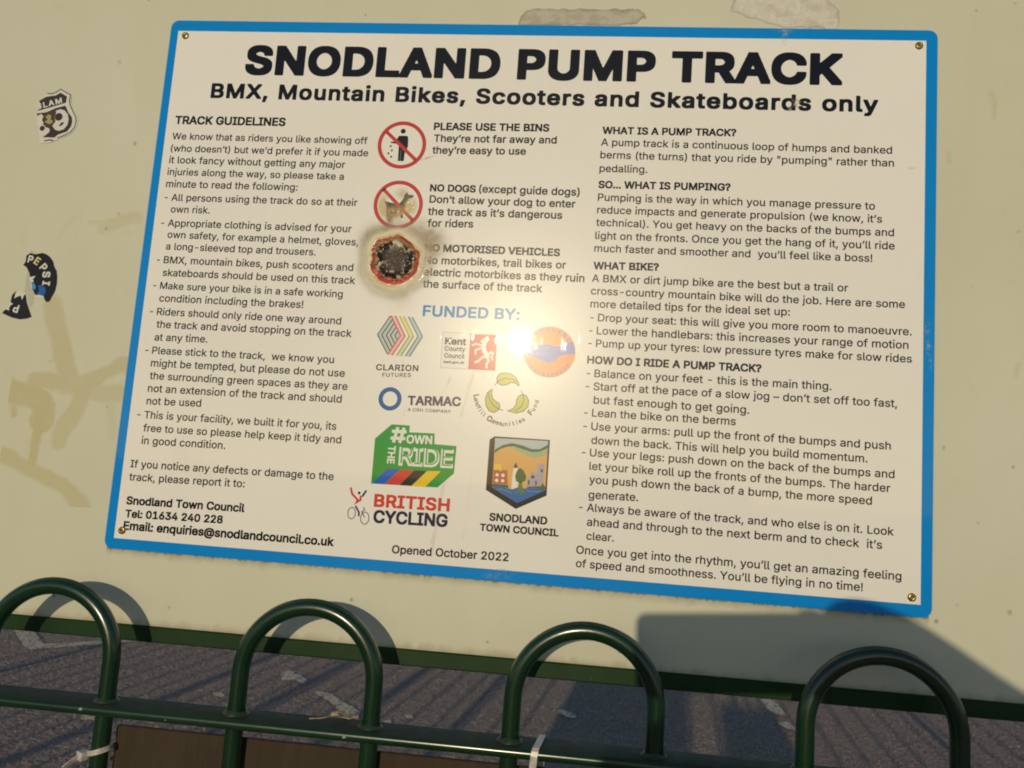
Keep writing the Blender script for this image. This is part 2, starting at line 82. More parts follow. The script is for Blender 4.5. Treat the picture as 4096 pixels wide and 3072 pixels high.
'c': [396,[[[226,-8,207,-8,173,-8],[143,0,117,16,91,33],[71,56,56,85,41,114],[34,149,34,187,34,227],[41,262,56,291,71,321],[91,343,117,360,143,376],[173,384,207,384,226,384],[243,382,260,377,276,372],[292,365,305,356,319,347],[330,335,340,322,350,309],[357,294,362,277,342,272],[322,267,303,262,300,272],[296,281,290,289,285,297],[278,305,270,311,262,317],[253,322,242,325,232,328],[220,330,207,330,182,330],[161,323,145,310,129,297],[116,280,108,258,100,237],[96,213,96,187,96,162],[100,139,108,117,116,96],[129,79,145,66,161,53],[182,46,207,46,220,46],[232,48,243,52,253,55],[263,60,271,66,279,72],[286,80,292,89,297,97],[301,107,304,117,324,112],[343,107,363,102,358,85],[351,70,341,56,332,43],[320,31,306,21,293,12],[277,4,261,-1,244,-6]]]],
'd': [424,[[[219,-8,195,-8,164,-8],[136,0,111,16,87,32],[68,55,55,84,41,114],[34,149,34,189,34,229],[41,263,55,293,69,322],[88,345,112,361,136,376],[164,384,196,384,219,384],[238,381,253,373,268,365],[279,356,287,346,296,336],[302,327,306,319,308,319],[309,319,311,319,311,382],[311,446,311,509,331,509],[351,509,372,509,372,339],[372,170,372,0,352,0],[332,0,313,0,313,20],[313,39,313,59,311,59],[309,59,307,59,302,51],[295,42,287,31,278,21],[267,12,252,4,238,-4]],[[181,47,205,47,227,47],[247,53,263,65,279,77],[291,94,299,115,308,136],[312,161,312,189,312,217],[308,242,300,263,292,284],[279,300,263,312,247,324],[228,330,205,330,181,330],[161,324,145,311,129,299],[116,282,108,261,100,240],[96,216,96,189,96,162],[100,138,109,117,117,95],[129,78,145,66,161,53]]]],
'e': [404,[[[238,-8,212,-8,175,-8],[143,0,117,16,90,33],[70,56,56,85,41,114],[34,148,34,187,34,226],[41,260,55,290,69,319],[89,343,115,359,141,376],[171,384,205,384,226,384],[246,381,266,374,285,367],[303,356,319,341,335,326],[348,306,357,282,366,258],[371,228,371,194,371,186],[371,178,371,169,272,169],[174,169,75,169,75,187],[75,204,75,221,163,221],[250,221,338,221,329,215],[319,208,310,202,310,227],[306,249,298,269,290,288],[278,303,263,314,247,325],[228,330,205,330,182,330],[163,325,146,313,130,302],[118,288,109,270,100,251],[96,232,96,211,96,200],[96,189,96,178,96,150],[101,126,110,106,120,87],[134,72,151,61,168,51],[189,46,212,46,228,46],[241,48,254,53,266,57],[277,64,285,73,294,82],[301,93,306,105,325,101],[345,96,365,91,359,71],[349,54,335,39,321,24],[303,13,283,4,262,-4]]]],
'f': [254,[[[154,379,228,379,228,362],[228,344,228,327,154,327],[80,327,6,327,6,344],[6,362,6,379,80,379]],[[101,0,81,0,81,144],[81,288,81,432,81,453],[86,471,96,486,106,500],[119,511,135,519,152,526],[169,530,187,530,201,530],[213,529,222,527,232,525],[238,523,243,521,238,503],[233,486,227,468,224,470],[220,471,215,472,210,473],[203,474,195,474,176,474],[163,469,154,460,146,451],[142,437,142,419,142,279],[142,140,142,0,121,0]]]],
'g': [425,[[[238,-151,207,-151,179,-151],[155,-147,134,-140,113,-132],[96,-123,82,-110,69,-98],[58,-84,51,-69,67,-60],[84,-50,101,-41,107,-49],[113,-57,122,-66,130,-75],[141,-82,154,-88,168,-94],[186,-97,207,-97,238,-97],[263,-90,282,-75,302,-60],[311,-37,311,-6,311,19],[311,44,311,68,310,68],[308,68,306,68,301,60],[295,51,287,41,278,32],[267,23,252,16,238,8],[219,5,195,5,164,5],[137,12,113,27,88,41],[69,62,55,90,41,118],[34,152,34,191,34,230],[41,264,55,293,69,322],[88,345,112,361,137,376],[165,384,196,384,220,384],[239,381,253,373,268,365],[280,356,288,346,297,336],[303,327,308,319,309,319],[311,319,313,319,313,339],[313,359,313,379,333,379],[353,379,372,379,372,250],[372,121,372,-9,372,-42],[365,-69,350,-90,335,-111],[316,-126,291,-136,266,-146]],[[181,59,205,59,228,59],[248,64,264,75,280,86],[292,101,300,121,308,141],[312,165,312,193,312,220],[308,243,300,264,292,284],[280,301,264,312,248,324],[228,330,205,330,181,330],[161,324,145,312,129,299],[117,283,109,262,100,242],[96,219,96,193,96,166],[100,143,109,123,117,103],[129,87,145,76,162,65]]]],
'h': [410,[[[114,249,114,227,114,151],[114,76,114,0,93,0],[73,0,53,0,53,170],[53,339,53,509,73,509],[93,509,114,509,114,435],[114,361,114,287,110,287],[106,287,102,287,114,322],[131,347,152,362,174,377],[199,384,227,384,253,384],[276,379,295,369,315,358],[330,342,341,321,352,299],[357,273,357,240,357,160],[357,80,357,0,337,0],[316,0,296,0,296,78],[296,157,296,235,296,265],[288,288,273,304,258,321],[237,329,210,329,192,329],[175,325,161,317,146,309],[135,298,126,283,118,267]]]],
'i': [167,[[[73,0,53,0,53,126],[53,253,53,379,73,379],[93,379,114,379,114,253],[114,126,114,0,93,0]],[[95,443,84,443,72,443],[62,447,54,455,45,462],[41,472,41,483,41,494],[45,504,54,512,62,520],[72,524,84,524,95,524],[106,520,114,512,122,504],[126,494,126,483,126,472],[122,462,114,455,106,447]]]],
'j': [167,[[[53,243,53,379,73,379],[93,379,114,379,114,243],[114,106,114,-30,114,-53],[110,-73,102,-90,93,-107],[81,-120,65,-129,48,-138],[28,-143,4,-143,-1,-143],[-5,-143,-10,-143,-10,-124],[-10,-105,-10,-87,-6,-87],[-2,-87,2,-87,20,-87],[32,-82,40,-72,49,-62],[53,-48,53,-29,53,107]],[[95,443,83,443,72,443],[62,447,53,455,45,462],[41,472,41,483,41,494],[45,504,53,512,62,520],[72,524,83,524,95,524],[105,520,114,512,122,504],[126,494,126,483,126,472],[122,462,114,455,105,447]]]],
'k': [381,[[[132,158,110,137,110,162],[110,187,110,212,113,212],[117,212,121,212,175,268],[230,323,284,379,310,379],[335,379,360,379,301,319],[243,259,184,199,182,199],[179,199,177,199,155,178]],[[73,0,53,0,53,170],[53,339,53,509,73,509],[93,509,114,509,114,339],[114,170,114,0,93,0]],[[320,0,294,0,245,62],[197,124,148,186,162,200],[177,214,191,229,252,152],[312,76,372,0,346,0]]]],
'l': [189,[[[147,-2,139,-2,110,-2],[88,5,74,20,60,35],[53,57,53,84,53,226],[53,367,53,509,73,509],[93,509,114,509,114,372],[114,235,114,99,114,81],[116,69,120,62,125,55],[133,52,146,52,152,52],[157,52,160,53,164,53],[167,54,170,54,173,37],[177,20,181,3,175,1],[169,0,162,-1,154,-2]]]],
'm': [610,[[[73,0,53,0,53,126],[53,253,53,379,72,379],[92,379,112,379,112,351],[112,323,112,295,111,295],[109,295,108,295,113,316],[121,332,132,346,144,359],[157,369,172,376,187,383],[203,386,219,386,247,386],[270,378,287,361,305,344],[316,322,321,295,318,295],[315,295,312,295,317,313],[325,329,337,343,349,357],[364,367,381,375,398,382],[416,386,437,386,459,386],[479,381,497,372,515,362],[530,348,541,328,551,309],[557,285,557,255,557,170],[557,85,557,0,536,0],[516,0,496,0,496,85],[496,169,496,254,496,281],[488,301,473,313,457,325],[439,330,419,330,402,330],[387,327,374,320,362,313],[352,303,345,290,339,278],[335,263,335,247,335,165],[335,82,335,0,315,0],[295,0,274,0,274,87],[274,173,274,260,274,281],[267,298,253,311,239,324],[221,330,199,330,185,330],[171,327,158,320,144,313],[134,303,126,289,118,276],[114,258,114,238,114,159],[114,79,114,0,93,0]]]],
'n': [410,[[[114,249,114,227,114,151],[114,76,114,0,93,0],[73,0,53,0,53,126],[53,253,53,379,72,379],[92,379,112,379,112,349],[112,318,112,287,109,287],[106,287,102,287,114,322],[131,347,152,362,174,377],[199,384,227,384,253,384],[276,379,295,369,314,358],[330,342,341,321,352,299],[357,273,357,240,357,160],[357,80,357,0,337,0],[316,0,296,0,296,78],[296,157,296,235,296,265],[288,288,273,304,258,321],[237,329,210,329,192,329],[175,325,161,317,146,309],[135,298,126,283,118,267]]]],
'o': [415,[[[242,-8,207,-8,173,-8],[143,0,117,16,91,33],[71,56,56,85,41,114],[34,149,34,187,34,227],[41,262,56,291,71,321],[91,343,117,360,143,376],[173,384,207,384,242,384],[273,376,299,360,325,343],[345,321,359,291,374,262],[381,227,381,187,381,149],[374,114,359,85,345,56],[325,33,299,16,273,0]],[[182,46,207,46,233,46],[254,53,270,66,287,79],[299,96,307,117,315,139],[319,162,319,187,319,213],[315,236,307,258,299,280],[287,297,270,310,254,323],[233,330,207,330,182,330],[161,323,145,310,129,297],[116,280,108,258,100,237],[96,213,96,187,96,162],[100,139,108,117,116,96],[129,79,145,66,161,53]]]],
'p': [424,[[[73,-143,53,-143,53,31],[53,205,53,379,72,379],[92,379,112,379,112,359],[112,339,112,319,114,319],[116,319,118,319,123,327],[129,336,137,346,145,356],[157,365,171,373,186,381],[205,384,229,384,261,384],[289,376,313,361,337,345],[356,322,370,293,383,263],[390,229,390,189,390,149],[383,114,370,84,356,55],[337,32,313,16,289,0],[261,-8,229,-8,206,-8],[187,-4,173,4,158,12],[146,21,138,31,130,42],[123,51,118,59,117,59],[115,59,114,59,114,-8],[114,-76,114,-143,93,-143]],[[197,47,220,47,244,47],[263,53,279,66,295,78],[308,95,316,117,324,138],[328,162,328,189,328,216],[324,240,316,261,308,282],[296,299,280,311,264,324],[244,330,220,330,197,330],[177,324,161,312,145,300],[133,284,125,263,117,242],[113,217,113,189,113,161],[117,136,125,115,133,94],[146,77,162,65,178,53]]]],
'q': [424,[[[372,31,372,-143,351,-143],[331,-143,311,-143,311,-76],[311,-8,311,59,309,59],[308,59,306,59,302,51],[295,42,287,31,278,21],[267,12,252,4,238,-4],[219,-8,195,-8,164,-8],[136,0,111,16,87,32],[68,55,55,84,41,114],[34,149,34,189,34,229],[41,263,55,293,69,322],[88,345,112,361,136,376],[164,384,196,384,219,384],[238,381,253,373,268,365],[279,356,287,346,296,336],[302,327,307,319,309,319],[311,319,313,319,313,339],[313,359,313,379,332,379],[352,379,372,379,372,205]],[[181,47,205,47,227,47],[247,53,263,65,279,77],[291,94,299,115,308,136],[312,161,312,189,312,217],[308,242,300,263,292,284],[279,300,263,312,247,324],[228,330,205,330,181,330],[161,324,145,311,129,299],[116,282,108,261,100,240],[96,216,96,189,96,162],[100,138,109,117,117,95],[129,78,145,66,161,53]]]],
'r': [259,[[[73,0,53,0,53,126],[53,253,53,379,72,379],[92,379,112,379,112,360],[112,340,112,321,113,321],[114,321,115,321,122,340],[135,355,152,367,170,379],[190,385,213,385,218,385],[223,385,229,384,235,384],[240,384,243,384,243,363],[243,343,243,322,242,323],[237,323,230,324,223,325],[215,326,207,326,189,326],[173,322,159,315,145,307],[134,297,126,284,118,270],[114,255,114,237,114,158],[114,79,114,0,93,0]]]],
's': [365,[[[211,-8,182,-8,156,-8],[133,-4,112,3,92,11],[75,23,62,38,49,53],[40,72,36,94,55,98],[74,102,94,107,99,86],[109,70,124,60,139,50],[158,45,181,45,208,45],[229,51,244,62,260,74],[268,87,268,103,268,116],[263,127,254,136,245,144],[231,151,212,155,191,160],[170,165,149,170,115,178],[89,191,72,208,55,225],[47,247,47,274,47,296],[53,315,65,332,77,348],[94,361,115,370,136,380],[160,384,187,384,213,384],[235,380,254,372,272,365],[287,353,299,339,310,325],[319,309,324,290,305,286],[287,281,268,277,263,292],[255,304,243,316,230,327],[212,333,187,333,165,333],[146,327,131,317,116,306],[109,293,109,277,109,263],[114,252,124,243,134,235],[150,228,172,223,191,218],[210,214,229,209,264,201],[290,188,306,171,323,154],[331,133,331,107,331,84],[325,64,312,47,300,30],[282,16,260,6,237,-3]]]],
't': [227,[[[138,379,204,379,204,362],[204,344,204,327,138,327],[72,327,6,327,6,344],[6,362,6,379,72,379]],[[65,345,65,471,85,471],[106,471,126,471,126,347],[126,222,126,98,126,81],[129,69,136,61,143,54],[154,50,170,50,174,50],[179,50,185,51,191,52],[197,53,202,54,206,36],[209,19,213,2,207,0],[200,-2,192,-3,184,-4],[176,-4,168,-4,136,-4],[110,4,92,21,74,38],[65,62,65,93,65,219]]]],
'u': [410,[[[211,-5,182,-5,157,-5],[134,0,115,11,95,21],[80,37,69,59,58,80],[53,107,53,139,53,219],[53,299,53,379,73,379],[93,379,114,379,114,301],[114,222,114,144,114,114],[121,91,137,75,152,58],[173,50,200,50,218,50],[235,54,249,62,264,70],[275,81,283,97,292,112],[296,131,296,153,296,228],[296,304,296,379,316,379],[337,379,357,379,357,253],[357,126,357,0,337,0],[318,0,298,0,298,31],[298,61,298,92,301,92],[304,92,307,92,295,57],[279,32,257,17,235,2]]]],
'v': [389,[[[184,0,163,0,114,126],[66,253,17,379,40,379],[62,379,84,379,111,305],[138,230,165,155,174,132],[181,110,187,87,193,64],[199,42,206,21,198,21],[191,21,184,21,191,42],[197,64,203,87,209,110],[216,132,224,155,251,230],[278,305,305,379,327,379],[349,379,371,379,323,253],[275,126,226,0,205,0]]]],
'w': [567,[[[158,0,138,0,99,126],[61,253,23,379,44,379],[66,379,87,379,103,324],[118,269,133,214,140,191],[147,165,154,137,161,108],[168,76,175,41,172,41],[168,41,165,41,172,75],[179,106,186,135,193,163],[199,190,206,214,221,269],[237,324,252,379,273,379],[295,379,316,379,332,324],[347,269,362,214,368,190],[375,164,382,136,388,107],[395,76,402,41,399,41],[395,41,391,41,399,75],[406,107,413,135,420,164],[427,190,434,214,449,269],[465,324,480,379,502,379],[523,379,545,379,506,253],[468,126,429,0,409,0],[389,0,368,0,352,57],[335,114,319,172,314,189],[309,207,305,225,300,243],[295,261,291,280,286,299],[281,318,277,338,281,338],[286,338,291,338,286,319],[281,299,277,280,272,261],[267,243,263,225,258,206],[253,189,248,172,231,114],[215,57,199,0,178,0]]]],
'x': [379,[[[44,0,21,0,71,73],[121,145,171,218,171,202],[171,187,171,171,124,240],[76,310,29,379,52,379],[76,379,100,379,116,355],[132,330,147,306,160,287],[170,270,179,253,188,237],[198,221,207,206,197,206],[186,206,175,206,185,221],[194,237,202,253,211,270],[221,287,233,306,249,330],[266,355,282,379,305,379],[328,379,352,379,304,309],[256,239,209,169,209,184],[209,199,209,214,258,143],[308,71,358,0,334,0],[310,0,287,0,268,28],[249,57,231,85,219,103],[209,120,200,136,191,152],[182,167,173,182,183,182],[194,182,205,182,195,167],[186,152,178,136,170,120],[160,103,148,85,129,57],[110,28,91,0,68,0]]]],
'y': [389,[[[51,-140,47,-139,52,-121],[57,-103,61,-86,65,-86],[68,-87,71,-87,83,-90],[94,-91,104,-89,114,-87],[122,-82,130,-74,138,-66],[145,-53,151,-36,155,-24],[159,-13,163,-1,114,126],[66,252,17,379,40,379],[62,379,84,379,111,305],[138,230,165,155,174,132],[181,109,187,87,193,64],[199,42,206,21,198,21],[191,21,184,21,190,42],[196,64,202,87,209,110],[216,132,224,155,251,230],[278,305,305,379,327,379],[349,379,371,379,316,234],[260,88,204,-58,196,-78],[187,-94,177,-107,166,-120],[153,-129,139,-136,125,-142],[109,-145,91,-145,81,-145],[72,-144,65,-143,57,-142]]]],
'z': [380,[[[141,0,42,0,42,15],[42,30,42,46,112,137],[183,228,254,320,254,321],[254,322,254,323,185,323],[117,323,48,323,48,342],[48,361,48,379,143,379],[238,379,333,379,333,363],[333,347,333,331,264,241],[195,150,126,60,126,59],[126,58,126,56,197,56],[268,56,339,56,339,38],[339,19,339,0,240,0]]]],
'–': [350,[[[233,244,350,244,350,226],[350,207,350,188,233,188],[117,188,0,188,0,207],[0,226,0,244,117,244]]]],
'’': [177,[[[67,318,52,318,62,382],[72,445,82,509,105,509],[128,509,151,509,133,445],[116,382,98,318,83,318]]]],
}
# ---- text lines printed on the sign: text, weight, start x, z, end x, z in mm from the sign's lower left corner ----
TEXT_LINES = [
  ('SNODLAND PUMP TRACK', 't', 93.9, 536.2, 746.0, 537.9),
  ('BMX, Mountain Bikes, Scooters and Skateboards only', 'm', 57.3, 506.2, 782.7, 507.8),
  ('TRACK GUIDELINES', 'b', 19.1, 473.8, 148.5, 474.9),
  ('We know that as riders you like showing off', 'r', 18.2, 455.4, 243.9, 456.5),
  ('(who doesn’t) but we’d prefer it if you made', 'r', 18.2, 441.0, 246.1, 442.4),
  ('it look fancy without getting any major', 'r', 18.1, 427.4, 221.5, 428.2),
  ('injuries along the way, so please take a', 'r', 17.8, 413.5, 221.4, 414.7),
  ('minute to read the following:', 'r', 18.0, 399.3, 170.5, 400.6),
  ('-All persons using the track do so at their', 'r', 26.3, 383.8, 239.5, 385.7),
  ('own risk.', 'r', 27.3, 370.3, 72.9, 370.7),
  ('-Appropriate clothing is advised for your', 'r', 26.0, 354.3, 235.9, 356.0),
  ('own safety, for example a helmet, gloves,', 'r', 27.2, 341.2, 244.7, 341.5),
  ('a long-sleeved top and trousers.', 'r', 27.1, 327.7, 198.7, 328.4),
  ('-BMX, mountain bikes, push scooters and', 'r', 26.5, 312.2, 241.9, 313.1),
  ('skateboards should be used on this track', 'r', 27.2, 297.8, 245.4, 298.9),
  ('-Make sure your bike is in a safe working', 'r', 26.0, 283.1, 233.2, 283.5),
  ('condition including the brakes!', 'r', 27.0, 268.9, 190.7, 269.7),
  ('-Riders should only ride one way around', 'r', 26.2, 253.8, 234.4, 254.1),
  ('the track and avoid stopping on the track', 'r', 27.5, 239.7, 247.2, 241.1),
  ('at any time.', 'r', 27.2, 225.3, 87.8, 226.3),
  ('-Please stick to the track,  we know you', 'r', 26.4, 210.7, 230.8, 211.9),
  ('might be tempted, but please do not use', 'r', 26.8, 196.7, 244.0, 197.9),
  ('the surrounding green spaces as they are', 'r', 27.3, 182.8, 248.3, 184.1),
  ('not an extension of the track and should', 'r', 27.0, 168.9, 243.3, 170.3),
  ('not be used', 'r', 27.4, 155.1, 89.2, 156.4),
  ('-This is your facility, we built it for you, its', 'r', 26.6, 140.1, 240.5, 141.3),
  ('free to use so please help keep it tidy and', 'r', 27.3, 125.9, 247.1, 127.5),
  ('in good condition.', 'r', 27.3, 112.3, 121.6, 113.1),
  ('If you notice any defects or damage to the', 'r', 18.1, 86.7, 242.9, 88.7),
  ('track, please report it to:', 'r', 18.6, 72.7, 147.5, 74.4),
  ('Snodland Town Council', 'b', 18.8, 47.5, 150.4, 49.0),
  ('Tel: 01634 240 228', 'b', 19.4, 33.8, 128.0, 35.5),
  ('Email: enquiries@snodlandcouncil.co.uk', 'b', 19.0, 20.8, 249.7, 21.6),
  ('PLEASE USE THE BINS', 'b', 316.6, 475.0, 442.9, 476.7),
  ('They’re not far away and', 's', 317.8, 461.4, 451.8, 463.3),
  ('they’re easy to use', 's', 317.2, 447.9, 419.5, 449.7),
  ('NO DOGS', 'b', 318.2, 405.5, 368.4, 405.9),
  ('(except guide dogs)', 's', 371.8, 406.0, 479.9, 406.1),
  ('Don’t allow your dog to enter', 's', 318.8, 392.6, 476.2, 392.9),
  ('the track as it’s dangerous', 's', 318.2, 378.9, 463.1, 380.1),
  ('for riders', 's', 318.8, 365.7, 368.7, 366.7),
  ('NO MOTORISED VEHICLES', 'b', 318.5, 338.9, 463.3, 339.5),
  ('No motorbikes, trail bikes or', 's', 319.0, 325.0, 470.5, 326.2),
  ('electric motorbikes as they ruin', 's', 319.6, 312.0, 490.7, 312.8),
  ('the surface of the track', 's', 319.6, 299.0, 447.2, 299.7),
  ('FUNDED BY:', 'f', 322.1, 268.2, 425.5, 269.3),
  ('SNODLAND', 'b', 409.3, 60.0, 468.6, 60.3),
  ('TOWN COUNCIL', 'b', 400.4, 49.1, 480.9, 49.4),
  ('Opened October 2022', 's', 311.5, 19.3, 432.0, 20.8),
  ('WHAT IS A PUMP TRACK?', 'b', 499.8, 475.7, 639.8, 477.0),
  ('A pump track is a continuous loop of humps and banked', 'r', 499.2, 462.4, 797.2, 462.5),
  ('berms (the turns) that you ride by "pumping" rather than', 'r', 499.2, 448.3, 799.3, 448.8),
  ('pedalling.', 'r', 499.2, 433.3, 549.5, 433.6),
  ('SO... WHAT IS PUMPING?', 'b', 499.1, 415.5, 636.3, 417.3),
  ('Pumping is the way in which you manage pressure to', 'r', 499.4, 401.4, 781.4, 402.3),
  ('reduce impacts and generate propulsion (we know, it’s', 'r', 499.4, 387.7, 788.6, 388.8),
  ('technical). You get heavy on the backs of the bumps and', 'r', 499.1, 373.9, 800.5, 375.1),
  ('light on the fronts. Once you get the hang of it, you’ll ride', 'r', 499.1, 359.6, 801.4, 361.2),
  ('much faster and smoother and  you’ll feel like a boss!', 'r', 498.9, 345.9, 779.8, 347.4),
  ('WHAT BIKE?', 'b', 499.2, 327.2, 566.8, 328.6),
  ('A BMX or dirt jump bike are the best but a trail or', 'r', 498.4, 313.5, 756.8, 315.4),
  ('cross-country mountain bike will do the job. Here are some', 'r', 498.1, 300.0, 812.2, 301.2),
  ('more detailed tips for the ideal set up:', 'r', 498.4, 286.2, 700.4, 287.7),
  ('-Drop your seat: this will give you more room to manoeuvre.', 'r', 507.1, 271.9, 819.0, 273.7),
  ('-Lower the handlebars: this increases your range of motion', 'r', 506.6, 258.1, 816.1, 259.9),
  ('-Pump up your tyres: low pressure tyres make for slow rides', 'r', 506.6, 244.8, 819.5, 246.2),
  ('HOW DO I RIDE A PUMP TRACK?', 'b', 498.7, 227.3, 674.2, 228.2),
  ('-Balance on your feet - this is the main thing.', 'r', 506.9, 213.3, 743.0, 214.1),
  ('-Start off at the pace of a slow jog – don’t set off too fast,', 'r', 506.8, 199.8, 806.1, 200.6),
  ('but fast enough to get going.', 'r', 507.7, 185.9, 663.8, 185.3),
  ('-Lean the bike on the berms', 'r', 506.9, 172.5, 651.0, 172.9),
  ('-Use your arms: pull up the front of the bumps and push', 'r', 506.9, 158.7, 800.8, 158.5),
  ('down the back. This will help you build momentum.', 'r', 507.9, 144.6, 778.9, 144.5),
  ('-Use your legs: push down on the back of the bumps and', 'r', 507.1, 131.9, 804.7, 130.8),
  ('let your bike roll up the fronts of the bumps. The harder', 'r', 507.4, 118.3, 801.0, 117.0),
  ('you push down the back of a bump, the more speed', 'r', 508.2, 104.8, 783.9, 103.5),
  ('generate.', 'r', 508.4, 89.4, 558.2, 90.3),
  ('-Always be aware of the track, and who else is on it. Look', 'r', 507.5, 76.6, 804.8, 75.4),
  ('ahead and through to the next berm and to check  it’s', 'r', 508.4, 62.2, 794.2, 61.7),
  ('clear.', 'r', 508.8, 48.4, 536.1, 48.5),
  ('Once you get into the rhythm, you’ll get an amazing feeling', 'r', 499.4, 33.9, 812.6, 33.4),
  ('of speed and smoothness. You’ll be flying in no time!', 'r', 499.9, 20.6, 777.0, 20.1),
]
